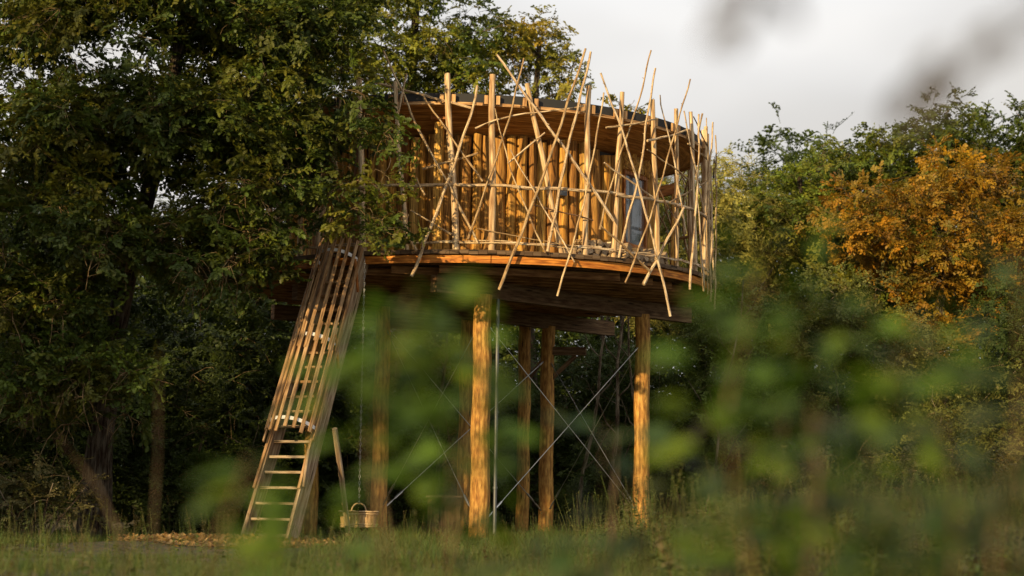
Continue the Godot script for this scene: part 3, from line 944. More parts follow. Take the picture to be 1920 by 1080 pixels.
# ------------------------------------------------------------------ the caged stairway
func stairway():
	var t = thing("stairway", "steep timber ladder stair with a cage of long slats leading up to the deck", "stairs")
	var foot = Vector3(-2.53, -0.05, 5.6); var head = Vector3(-1.69, 4.5, 3.58)
	var a = (head - foot).normalized()
	var down = Vector3(foot.x - head.x, 0, foot.z - head.z).normalized()
	var right = Vector3(down.z, 0, -down.x)
	var out = (down - a * down.dot(a)).normalized()
	var wide = func(q): return lerpf(0.74, 0.60, q)
	var length = foot.distance_to(head)
	for s in [0, 1]:
		var f = foot - right * wide.call(0.0) * s; var h = head - right * wide.call(1.0) * s
		var st = begin()
		add_board(st, f + out * 0.0, h, out, 0.29, 0.05)
		part("stringer", st, M.grey_wood, t)
		var steel = begin()
		add_board(steel, f + out * 0.15 + a * 0.9, h + out * 0.15, out, 0.045, 0.045)
		part("handrail", steel, M.slats[s], t)
	for k in 18:
		var y = 0.2 + k * 0.2255
		var q = y / 4.5
		var c = foot.lerp(head, q) - right * wide.call(q) * 0.5
		var st = begin()
		add_box(st, c, down * 0.1, right * (wide.call(q) * 0.5 - 0.026), Vector3(0, 0.018, 0))
		part("tread", st, M.slats[k % 3] if k > 7 else M.grey_wood, t)
	# cage: two tiers of slats nailed outside white hoops
	var on = func(s, ph, k):
		var q = s / length
		return foot + a * s - right * wide.call(minf(q, 1.0)) * 0.5 + right * (wide.call(minf(q, 1.0)) * 0.5 + 0.045) * cos(ph) * k + out * (0.13 + 0.42 * k * sin(ph))
	for s in [1.86, 3.28, 4.78]:
		var st = begin()
		for k in 24:
			var p0 = deg_to_rad(2.0 + 176.0 * k / 24.0); var p1 = deg_to_rad(2.0 + 176.0 * (k + 1) / 24.0)
			var p = on.call(s, p0, 1.0); var q = on.call(s, p1, 1.0)
			var p2 = on.call(s, p0, 0.982); var q2 = on.call(s, p1, 0.982)
			var h = a * 0.028
			var n0 = (right * cos(p0) + out * sin(p0)).normalized()
			for f in [[p - h, p + h, q + h, q - h, n0], [q2 - h, q2 + h, p2 + h, p2 - h, -n0], [p + h, p2 + h, q2 + h, q + h, a], [q - h, q2 - h, p2 - h, p - h, -a]]:
				var g = f
				if (g[1] - g[0]).cross(g[2] - g[0]).dot(g[4]) > 0: g = [f[3], f[2], f[1], f[0], f[4]]
				quad(st, g[0], g[1], g[2], g[3], g[4], Vector2(0, 0), Vector2(0, 1), Vector2(1, 1), Vector2(1, 0))
		part("hoop", st, M.white_band, t)
	for tier in [[1.68, 3.5, 0.0], [3.1, 5.35, 0.35]]:
		for k in 10:
			var ph = deg_to_rad(lerpf(7.0, 173.0, (k + tier[2] * 0.6) / 9.5))
			if ph > PI * 0.99: continue
			var kk = 1.035 + 0.02 * tier[2]
			var s0 = tier[0] + rng.randf_range(-0.07, 0.07); var s1 = tier[1] + rng.randf_range(-0.12, 0.1)
			if tier[2] > 0 and k < 6: s1 -= 0.25
			var st = begin()
			var across = (right * -sin(ph) + out * cos(ph)).normalized()
			add_board(st, on.call(s0, ph, kk), on.call(s1, ph + rng.randf_range(-0.02, 0.02), kk), across, 0.052, 0.022)
			part("slat", st, M.slats[rng.randi() % 3], t)
	# braces with bright cut ends on the outer stringer
	for s in [[3.4, 3.0], [4.75, 4.35]]:
		var st = begin()
		add_board(st, foot + a * s[0] + right * 0.03 + out * 0.3, foot + a * s[1] + right * 0.036 - out * 0.02, right.cross(a), 0.05, 0.03)
		part("cage_brace", st, M.red, t)
	var sp = begin()
	add_board(sp, foot + a * 1.5 + right * 0.045 + out * 0.22, foot + a * 0.95 + right * 0.04 + out * 0.1, out, 0.05, 0.03)
	part("cage_brace", sp, M.grey_wood, t)
	var prop = begin()
	add_tube(prop, [Vector3(-1.98, 1.72, 4.9), Vector3(-1.9, 1.1, 4.6), Vector3(-1.78, -0.05, 4.0)], [0.042, 0.042, 0.045], 9)
	part("prop_pole", prop, M.grey_wood, t)

# ------------------------------------------------------------------ things in the yard under the house
func yard():
	# basket hung on its chain
	var b = thing("basket", "oblong woven basket with a hoop handle hanging beside the left stilt", "basket", Vector3(-1.665, 0.27, 3.95))
	var st = begin()
	var prev = null
	var shape = func(a, y, k):
		var c = cos(a); var s = sin(a)
		var w = pow(absf(c), 0.5) * signf(c); var d = pow(absf(s), 0.5) * signf(s)
		return Vector3(w * 0.285 * k, y, d * 0.17 * k)
	for k in 48:
		var a0 = TAU * k / 48.0; var a1 = TAU * (k + 1) / 48.0
		var n = Vector3(cos((a0 + a1) / 2), 0.15, sin((a0 + a1) / 2)).normalized()
		var u0 = k * 0.03
		var bulge = 0.012 * (k % 2)
		quad(st, shape.call(a1, 0.0, 0.9 + bulge), shape.call(a1, 0.24, 1.0 + bulge), shape.call(a0, 0.24, 1.0), shape.call(a0, 0.0, 0.9), n, Vector2(u0, 0), Vector2(u0, 0.24), Vector2(u0 + 0.03, 0.24), Vector2(u0 + 0.03, 0))
		var i = add_v(st, Vector3(0, 0.005, 0), Vector3.DOWN, Vector2.ZERO)
		add_v(st, shape.call(a0, 0.005, 0.9), Vector3.DOWN, Vector2(0.1, 0)); add_v(st, shape.call(a1, 0.005, 0.9), Vector3.DOWN, Vector2(0.1, 0.1))
		tri(st, i, i + 2, i + 1)
	part("basket_wall", st, M.wicker, b)
	for y in [[0.24, 1.04, 0.014], [0.205, 1.03, 0.01], [0.05, 0.95, 0.011], [0.02, 0.94, 0.011]]:
		var pts = []; var rad = []
		for k in 33:
			pts.append(shape.call(TAU * k / 32.0, y[0] + 0.004 * sin(k * 2.0), y[1]))
			rad.append(y[2])
		var hoop = begin()
		add_tube(hoop, pts, rad, 6, false)
		part("rim_cane", hoop, M.sticks[1], b)
	var hp = []; var hr = []
	for k in 13:
		var a = PI * k / 12.0
		hp.append(Vector3(cos(a) * 0.11, 0.24 + sin(a) * 0.13, 0.0)); hr.append(0.012)
	var hd = begin(); add_tube(hd, hp, hr, 7)
	part("handle", hd, M.sticks[1], b)
	# chain
	var ch = thing("chain", "thin galvanised chain hanging from the deck edge down to the basket", "chain", Vector3(-1.665, 0.65, 3.95))
	var ck = begin()
	for k in 76:
		var y = k * 0.049
		var pts = []; var rad = []
		for i in 9:
			var a = TAU * i / 8.0
			var x = cos(a) * 0.012; var yy = sin(a) * 0.03
			pts.append(Vector3(x if k % 2 == 0 else 0.0, y + yy, 0.0 if k % 2 == 0 else x)); rad.append(0.0042)
		add_tube(ck, pts, rad, 4, false)
	part("links", ck, M.chain, ch, "", "stuff")
	# storage chest under the house
	var bx = thing("storage_chest", "weathered upright wooden chest standing under the house between the stilts", "chest", Vector3(-0.5, 0.02, -0.1))
	for k in 5:
		var f = begin()
		add_box(f, Vector3(-0.22 + k * 0.11, 0.38, 0.25), Vector3(0.053, 0, 0), Vector3(0, 0.37, 0), Vector3(0, 0, 0.012))
		part("front_plank", f, M.beam, bx)
	var side = begin()
	add_box(side, Vector3(0, 0.38, 0), Vector3(0.27, 0, 0), Vector3(0, 0.37, 0), Vector3(0, 0, 0.2375))
	part("carcass", side, M.beam, bx)
	var rl = begin()
	add_box(rl, Vector3(0, 0.66, 0.272), Vector3(0, 0.035, 0), Vector3(0.275, 0, 0), Vector3(0, 0, -0.0095))
	part("cross_batten", rl, M.beam, bx)
	var lid = begin()
	add_box(lid, Vector3(0, 0.772, 0.01), Vector3(0, 0, 0.29), Vector3(0.3, 0, 0), Vector3(0, -0.018, 0))
	part("lid", lid, M.grey_wood, bx)

# ------------------------------------------------------------------ trees and shrubs
func woods():
	var green = [Color(0.06, 0.094, 0.009), Color(0.08, 0.115, 0.010), Color(0.042, 0.066, 0.009), Color(0.055, 0.08, 0.010), Color(0.17, 0.15, 0.012)]
	var mixed = [Color(0.13, 0.18, 0.018), Color(0.09, 0.135, 0.016), Color(0.20, 0.185, 0.016)]
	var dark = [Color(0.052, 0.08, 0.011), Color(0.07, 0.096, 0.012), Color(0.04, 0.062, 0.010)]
	var yellow = [Color(0.26, 0.235, 0.025), Color(0.18, 0.19, 0.022), Color(0.34, 0.23, 0.02), Color(0.13, 0.155, 0.02)]
	var orange = [Color(0.38, 0.185, 0.012), Color(0.31, 0.15, 0.012), Color(0.42, 0.24, 0.016), Color(0.13, 0.125, 0.015), Color(0.11, 0.12, 0.016)]
	var olive = [Color(0.16, 0.175, 0.03), Color(0.12, 0.15, 0.03), Color(0.20, 0.19, 0.036), Color(0.15, 0.125, 0.034)]
	var hazel = [Color(0.14, 0.19, 0.03), Color(0.18, 0.21, 0.032), Color(0.11, 0.15, 0.026)]
	var pale = [Color(0.33, 0.31, 0.07), Color(0.26, 0.27, 0.06), Color(0.38, 0.33, 0.07)]
	# the big oak that overhangs the ladder
	var foot = Vector3(-5.8, 0, 3.4)
	var e = func(c, r, n, k): return [c - foot, r, n, k]
	plant("oak_tree", "big dark green oak overhanging the ladder and the left side of the treehouse", "tree", foot, 101, {
		"trunks": [[Vector3(0, -0.2, 0), Vector3(0.05, 1.4, 0.05), Vector3(0.2, 2.8, 0.2), Vector3(0.55, 4.4, 0.5), Vector3(1.0, 6.2, 0.8), Vector3(1.3, 8.2, 0.9)]], "r": 0.24, "leaf": "oak", "pal": green, "dens": 42, "twigs": 5, "flat": 0.6, "hang": 5.6,
		"ells": [e.call(Vector3(-4.75, 7.2, 4.6), Vector3(2.5, 1.7, 2.3), 58, 0.5), e.call(Vector3(-3.9, 9.4, 4.0), Vector3(3.2, 1.5, 2.6), 46, 0.55), e.call(Vector3(-6.2, 4.9, 4.8), Vector3(1.6, 1.3, 1.5), 30, 0.45),
			e.call(Vector3(-2.95, 5.4, 5.0), Vector3(0.95, 0.75, 0.8), 21, 0.36), e.call(Vector3(-1.55, 5.15, 5.1), Vector3(0.4, 0.5, 0.4), 7, 0.26), e.call(Vector3(-1.4, 6.05, 5.1), Vector3(0.5, 0.22, 0.4), 5, 0.2), e.call(Vector3(-1.25, 4.8, 5.2), Vector3(0.35, 0.25, 0.3), 4, 0.2), e.call(Vector3(-2.0, 6.4, 5.0), Vector3(0.4, 0.6, 0.5), 7, 0.28), e.call(Vector3(-4.5, 4.2, 5.2), Vector3(1.6, 0.6, 1.0), 20, 0.4),
			e.call(Vector3(-6.3, 2.8, 4.6), Vector3(1.3, 0.9, 1.0), 20, 0.42), e.call(Vector3(-2.5, 7.6, 4.6), Vector3(0.7, 0.9, 0.9), 14, 0.38),
			e.call(Vector3(-3.05, 4.3, 5.3), Vector3(0.6, 0.35, 0.3), 9, 0.24), e.call(Vector3(-4.0, 6.0, 4.8), Vector3(1.9, 0.8, 1.2), 22, 0.42), e.call(Vector3(-7.0, 8.2, 4.2), Vector3(1.4, 1.5, 1.6), 26, 0.48), e.call(Vector3(-3.9, 7.1, 4.1), Vector3(0.8, 0.6, 0.6), 8, 0.36), e.call(Vector3(-4.2, 5.0, 4.3), Vector3(0.9, 0.5, 0.6), 9, 0.36), e.call(Vector3(-6.3, 8.6, 4.2), Vector3(1.0, 0.7, 0.8), 10, 0.42), e.call(Vector3(-5.5, 6.2, 4.6), Vector3(1.1, 0.8, 0.9), 13, 0.38), e.call(Vector3(-7.3, 6.4, 4.0), Vector3(0.9, 1.0, 0.9), 10, 0.42), e.call(Vector3(-5.6, 2.2, 5.4), Vector3(1.0, 0.6, 0.7), 12, 0.36), e.call(Vector3(-6.6, 3.6, 5.0), Vector3(1.0, 0.7, 0.9), 14, 0.4)]})
	# trees that shade the ground at the left, behind the oak
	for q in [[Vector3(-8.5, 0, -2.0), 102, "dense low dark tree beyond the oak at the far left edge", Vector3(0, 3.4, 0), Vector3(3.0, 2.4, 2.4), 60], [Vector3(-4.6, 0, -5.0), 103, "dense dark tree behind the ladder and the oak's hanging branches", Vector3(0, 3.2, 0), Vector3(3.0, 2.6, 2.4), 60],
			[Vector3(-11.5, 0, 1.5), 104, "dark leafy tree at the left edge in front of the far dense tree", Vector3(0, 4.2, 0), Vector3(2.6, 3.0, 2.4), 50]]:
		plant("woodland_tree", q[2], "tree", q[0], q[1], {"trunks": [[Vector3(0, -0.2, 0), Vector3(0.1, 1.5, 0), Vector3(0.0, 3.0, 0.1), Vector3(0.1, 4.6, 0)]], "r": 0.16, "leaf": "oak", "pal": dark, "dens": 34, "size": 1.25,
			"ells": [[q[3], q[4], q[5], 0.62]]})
	# beyond the house
	var b = Vector3(-1.8, 0, -9.0)
	plant("oak_tree", "tall dark green oak rising behind the roof on its left half", "tree", b, 105, {"trunks": [[Vector3(0, -0.2, 0), Vector3(0.1, 3, 0), Vector3(-0.1, 6, 0.1), Vector3(0.1, 9, 0), Vector3(0.2, 12, 0)]], "r": 0.22, "leaf": "oak", "pal": mixed, "dens": 28, "size": 1.0, "twigs": 4,
		"ells": [[Vector3(0.1, 11.2, 0), Vector3(1.7, 1.7, 1.5), 34, 0.5], [Vector3(-1.6, 11.3, 0.2), Vector3(1.6, 1.8, 1.4), 30, 0.5], [Vector3(1.3, 10.4, 0.3), Vector3(0.9, 0.9, 1.0), 14, 0.42], [Vector3(0, 9.6, 0), Vector3(2.2, 0.7, 1.5), 16, 0.45], [Vector3(-0.5, 13.4, 0), Vector3(2.2, 1.4, 1.5), 24, 0.55]]})
	b = Vector3(1.0, 0, -9.6)
	plant("oak_tree", "yellowing oak crown rising just behind the middle of the roof", "tree", b, 106, {"trunks": [[Vector3(0, -0.2, 0), Vector3(0.1, 3, 0), Vector3(-0.1, 6, 0.1), Vector3(0, 9, 0), Vector3(0.1, 11, 0)]], "r": 0.16, "leaf": "oak", "pal": yellow, "dens": 24, "twigs": 3,
		"ells": [[Vector3(0.1, 10.5, 0), Vector3(0.95, 1.15, 1.0), 22, 0.36], [Vector3(-0.7, 11.0, 0), Vector3(0.7, 0.8, 0.8), 10, 0.36], [Vector3(0.5, 9.9, 0), Vector3(0.7, 0.6, 0.8), 10, 0.34]]})
	for q in [[Vector3(2.55, 0, -9.0), 9.25, 107, "small leafy treetop showing over the roof right of centre"], [Vector3(2.95, 0, -8.6), 9.3, 108, "small upright treetop over the roof right of the other small one"], [Vector3(4.9, 0, -8.4), 8.2, 109, "thin pale treetop behind the right end of the stick fence"]]:
		plant("young_tree", q[3], "tree", q[0], q[2], {"trunks": [[Vector3(0, -0.2, 0), Vector3(0.05, 3, 0), Vector3(0, 6, 0), Vector3(0.03, q[1], 0)]], "r": 0.06, "leaf": "oak", "pal": yellow if q[2] < 109 else pale, "dens": 40,
			"ells": [[Vector3(0, q[1] - 0.2, 0), Vector3(0.25, 0.35, 0.25), 4, 0.22], [Vector3(0.1, q[1] - 1.2, 0), Vector3(0.45, 0.6, 0.45), 8, 0.3]]})
	# right-hand wood
	var R = [
		["willow_tree", "pale yellow-green fine-leaved tree just right of the stick fence", Vector3(5.9, 0, -12.0), 110, "willow", pale, 0.09, [[Vector3(0, 7.3, 0), Vector3(0.85, 1.6, 1.2), 26, 0.4], [Vector3(0.3, 5.0, 0), Vector3(1.2, 1.4, 1.2), 20, 0.45], [Vector3(-1.7, 6.6, 0.3), Vector3(1.0, 2.1, 1.0), 40, 0.42]], 6.5, 46, 1.0],
		["field_maple", "green tree with a loose tuft on top, left of the orange tree", Vector3(7.3, 0, -12.0), 111, "oak", mixed, 0.14, [[Vector3(0.0, 7.5, 0), Vector3(1.25, 1.0, 1.3), 26, 0.45], [Vector3(0.35, 8.75, 0), Vector3(0.35, 0.4, 0.35), 6, 0.26], [Vector3(-0.35, 8.35, 0), Vector3(0.3, 0.2, 0.3), 3, 0.2], [Vector3(0.2, 6.0, 0), Vector3(1.5, 1.3, 1.3), 26, 0.5]], 8.0, 34, 1.0],
		["oak_tree", "yellow-green oak with a rough top between the tufted tree and the dark one", Vector3(9.1, -0.6, -14.0), 112, "oak", mixed, 0.18, [[Vector3(-0.1, 8.6, 0), Vector3(1.3, 1.35, 1.3), 30, 0.5], [Vector3(0.3, 9.7, 0), Vector3(0.7, 0.5, 0.6), 8, 0.36], [Vector3(0, 6.8, 0), Vector3(1.8, 1.4, 1.3), 24, 0.55]], 8.0, 30, 1.1],
		["oak_tree", "large dark green tree standing tallest behind the orange tree", Vector3(12.0, -0.8, -15.5), 113, "oak", green, 0.24, [[Vector3(-0.5, 9.7, 0), Vector3(1.5, 1.1, 1.4), 30, 0.5], [Vector3(1.6, 9.7, 0), Vector3(1.3, 1.3, 1.4), 26, 0.5], [Vector3(-0.6, 11.0, 0), Vector3(0.35, 0.45, 0.35), 5, 0.26], [Vector3(0.3, 10.7, 0), Vector3(0.5, 0.4, 0.4), 6, 0.3], [Vector3(1.6, 11.0, 0), Vector3(0.4, 0.5, 0.4), 6, 0.28], [Vector3(0.2, 7.2, 0), Vector3(2.6, 1.6, 1.5), 36, 0.6]], 9.0, 34, 1.15],
		["beech_tree", "orange-leaved beech in autumn colour at the right of the picture", Vector3(10.0, 0, -9.5), 114, "beech", orange, 0.17, [[Vector3(-0.1, 6.8, 0), Vector3(1.9, 1.5, 1.6), 52, 0.38], [Vector3(1.8, 6.4, 0), Vector3(1.6, 1.7, 1.4), 30, 0.4], [Vector3(-0.6, 5.0, 0.2), Vector3(1.2, 1.0, 1.1), 18, 0.34], [Vector3(-2.1, 6.9, 0.3), Vector3(0.9, 0.3, 0.6), 8, 0.27], [Vector3(-1.6, 7.6, 0.2), Vector3(0.7, 0.35, 0.6), 7, 0.27], [Vector3(0.5, 8.2, 0), Vector3(1.3, 0.6, 0.9), 13, 0.3], [Vector3(-0.9, 4.3, 0.4), Vector3(0.7, 0.5, 0.6), 8, 0.27]], 7.0, 34, 1.0],
		["hazel_shrub", "green hazel thicket under the pale fine-leaved tree", Vector3(5.5, 0, -7.5), 115, "bush", hazel, 0.05, [[Vector3(0, 3.9, 0), Vector3(1.2, 1.7, 1.2), 36, 0.42], [Vector3(0.2, 1.6, 0.3), Vector3(1.5, 1.5, 1.2), 30, 0.45]], 4.0, 40, 1.0],
		["hazel_shrub", "olive-green hazel left below the orange beech", Vector3(7.6, 0, -7.0), 116, "bush", olive, 0.05, [[Vector3(0, 4.0, 0), Vector3(1.3, 1.5, 1.2), 36, 0.42], [Vector3(0.0, 1.7, 0.3), Vector3(1.5, 1.6, 1.2), 30, 0.45]], 4.0, 40, 1.0],
		["hawthorn_shrub", "dull olive hawthorn directly below the orange beech", Vector3(9.4, 0, -5.5), 117, "bush", olive, 0.05, [[Vector3(0, 2.9, 0), Vector3(1.3, 1.3, 1.2), 34, 0.42], [Vector3(0.0, 1.3, 0.3), Vector3(1.5, 1.3, 1.2), 28, 0.45]], 3.0, 40, 1.0],
		["hawthorn_shrub", "dark green hawthorn at the right edge below the orange beech", Vector3(11.2, 0, -6.0), 118, "bush", dark, 0.05, [[Vector3(0, 4.0, 0), Vector3(1.2, 1.4, 1.2), 34, 0.42], [Vector3(0.0, 1.6, 0.3), Vector3(1.4, 1.6, 1.2), 30, 0.45]], 4.0, 40, 1.0],
		["bramble_bush", "low brownish bramble in front of the hazels at the right", Vector3(6.4, 0, -3.2), 119, "bush", [Color(0.07, 0.055, 0.02), Color(0.06, 0.06, 0.02), Color(0.05, 0.06, 0.016)], 0.03, [[Vector3(0, 1.1, 0), Vector3(1.5, 1.0, 1.0), 30, 0.38]], 1.2, 40, 0.9],
		["bramble_bush", "low dark bramble below the hawthorns near the right edge", Vector3(9.2, 0, -2.0), 120, "bush", [Color(0.06, 0.05, 0.02), Color(0.04, 0.05, 0.015), Color(0.05, 0.045, 0.02)], 0.03, [[Vector3(0, 1.0, 0), Vector3(1.9, 1.0, 1.0), 36, 0.4]], 1.2, 40, 0.9],
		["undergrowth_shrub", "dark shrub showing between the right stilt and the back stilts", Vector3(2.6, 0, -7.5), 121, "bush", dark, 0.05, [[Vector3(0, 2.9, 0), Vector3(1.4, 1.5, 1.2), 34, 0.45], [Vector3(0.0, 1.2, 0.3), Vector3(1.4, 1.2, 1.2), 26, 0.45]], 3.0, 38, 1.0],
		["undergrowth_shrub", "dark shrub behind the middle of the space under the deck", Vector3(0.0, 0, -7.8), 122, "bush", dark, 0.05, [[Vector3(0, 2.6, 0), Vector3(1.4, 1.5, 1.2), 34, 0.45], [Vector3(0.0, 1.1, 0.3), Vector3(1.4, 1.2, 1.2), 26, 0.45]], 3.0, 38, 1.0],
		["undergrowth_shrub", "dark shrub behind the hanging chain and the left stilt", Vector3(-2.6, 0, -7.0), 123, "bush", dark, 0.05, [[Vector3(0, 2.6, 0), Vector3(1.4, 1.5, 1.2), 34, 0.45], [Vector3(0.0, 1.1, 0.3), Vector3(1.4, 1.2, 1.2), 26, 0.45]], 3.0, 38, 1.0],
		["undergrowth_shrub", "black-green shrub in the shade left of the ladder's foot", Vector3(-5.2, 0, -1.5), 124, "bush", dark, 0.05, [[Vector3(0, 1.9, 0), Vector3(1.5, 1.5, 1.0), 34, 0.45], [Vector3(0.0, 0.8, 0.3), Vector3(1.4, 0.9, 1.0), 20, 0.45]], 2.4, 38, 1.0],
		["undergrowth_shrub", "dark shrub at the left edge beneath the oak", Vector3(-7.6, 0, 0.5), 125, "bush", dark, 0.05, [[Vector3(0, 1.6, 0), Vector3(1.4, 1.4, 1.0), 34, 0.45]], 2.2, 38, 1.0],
		["bramble_bush", "sunlit low bramble with dry stems at the lower left", Vector3(-6.1, 0, 6.0), 126, "bush", [Color(0.075, 0.075, 0.02), Color(0.06, 0.07, 0.018), Color(0.1, 0.075, 0.02)], 0.02, [[Vector3(0, 0.55, 0), Vector3(0.8, 0.5, 0.6), 18, 0.27]], 0.9, 46, 0.85],
	]
	for q in R:
		var h = q[8]
		var trunks = []
		var rr = RandomNumberGenerator.new(); rr.seed = q[3]
		if "shrub" in q[0] or "bush" in q[0]:
			for k in 6:
				var a = TAU * k / 6.0
				var s = h * rr.randf_range(0.7, 1.0)
				trunks.append([Vector3(cos(a) * 0.15, -0.1, sin(a) * 0.15), Vector3(cos(a) * 0.35, s * 0.35, sin(a) * 0.3), Vector3(cos(a) * 0.6, s * 0.7, sin(a) * 0.5), Vector3(cos(a) * 0.8, s, sin(a) * 0.65)])
		else:
			trunks.append([Vector3(0, -0.2, 0), Vector3(0.08, h * 0.3, 0), Vector3(-0.05, h * 0.6, 0.05), Vector3(0.05, h * 0.85, 0), Vector3(0, h * 1.05, 0)])
		plant(q[0], q[1], "tree" if "tree" in q[0] or "maple" in q[0] else "shrub", q[2] + Vector3(0, ground_y(q[2].x, q[2].z), 0), q[3], {"trunks": trunks, "r": q[6], "leaf": q[4], "pal": q[5], "dens": q[9], "size": q[10], "ells": q[7], "flat": 0.36 if q[4] == "beech" else 0.65, "bark": M.bark_pale if q[6] < 0.06 else M.bark})
	# slim bare trunks in the shade behind the stilts
	for q in [[1.9, -5.6, 0.05, 0.3, "slim bare trunk leaning right behind the back stilts"], [3.4, -5.2, 0.04, -0.25, "slim bare trunk just beyond the right stilt"], [-0.9, -5.4, 0.055, 0.1, "slim bare trunk behind the wooden chest"], [4.3, -4.6, 0.035, 0.35, "thin leaning trunk right of the right stilt"], [2.6, -6.2, 0.06, 0.12, "dark upright trunk between the back stilts and the right stilt"]]:
		var t = thing("slim_trunk", q[4], "tree", Vector3(q[0], 0, q[1]))
		var pts = []; var rad = []
		for k in 8:
			pts.append(Vector3(q[3] * k * 0.35 + 0.05 * sin(k * 1.7 + q[0]), k * 0.75 - 0.1, 0.06 * cos(k * 1.3)))
			rad.append(q[2] * (1.0 - k * 0.09))
		part("trunk", tube_mesh(pts, rad, 8, 0.05), M.bark_pale, t)
		for j in 5:
			var k = 2 + j
			var s = 1.0 if j % 2 == 0 else -1.0
			var bp = [pts[k], pts[k] + Vector3(s * 0.22, 0.22, 0.1), pts[k] + Vector3(s * 0.38, 0.62, 0.16), pts[k] + Vector3(s * 0.62, 1.0, 0.2)]
			part("branch", tube_mesh(bp, [rad[k] * 0.5, rad[k] * 0.4, rad[k] * 0.3, 0.004], 5), M.bark_pale, t)
	# the wood behind everything, one dark mass
	var r = RandomNumberGenerator.new(); r.seed = 400
	var lists = [[], []]
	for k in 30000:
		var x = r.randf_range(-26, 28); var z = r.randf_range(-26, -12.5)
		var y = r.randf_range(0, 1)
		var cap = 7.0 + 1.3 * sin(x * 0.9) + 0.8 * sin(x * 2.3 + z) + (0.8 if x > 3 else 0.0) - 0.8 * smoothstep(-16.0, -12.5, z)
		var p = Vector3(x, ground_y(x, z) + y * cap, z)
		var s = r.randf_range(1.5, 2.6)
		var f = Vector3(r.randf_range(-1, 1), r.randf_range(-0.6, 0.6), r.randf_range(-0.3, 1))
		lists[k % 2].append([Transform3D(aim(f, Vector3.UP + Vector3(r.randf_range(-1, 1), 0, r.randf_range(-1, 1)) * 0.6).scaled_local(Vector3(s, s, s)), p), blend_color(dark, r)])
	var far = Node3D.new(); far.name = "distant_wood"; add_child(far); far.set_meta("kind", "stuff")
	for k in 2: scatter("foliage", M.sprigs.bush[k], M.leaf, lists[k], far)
	# trees on the sunward side of the clearing: their crowns throw the broken shade on the oak and the ladder
	for q in [[Vector3(-14.6, 0, 18.5), 130, "leafy tree on the sunward side of the clearing", 8.0], [Vector3(-18.5, 0, 14.0), 131, "second leafy tree on the sunward side of the clearing, farther left", 8.5], [Vector3(-12.2, 0, 12.0), 132, "smaller leafy tree left of the clearing nearest the oak", 5.0]]:
		plant("clearing_tree", q[2], "tree", q[0], q[1], {"trunks": [[Vector3(0, -0.2, 0), Vector3(0.1, 2, 0), Vector3(0, 4.5, 0.1), Vector3(0.1, q[3] + 1.0, 0)]], "r": 0.2, "leaf": "oak", "pal": green, "dens": 14, "size": 1.4,
			"ells": [[Vector3(0, q[3], 0), Vector3(2.7, q[3] * 0.55, 2.6), 46, 0.7]]})

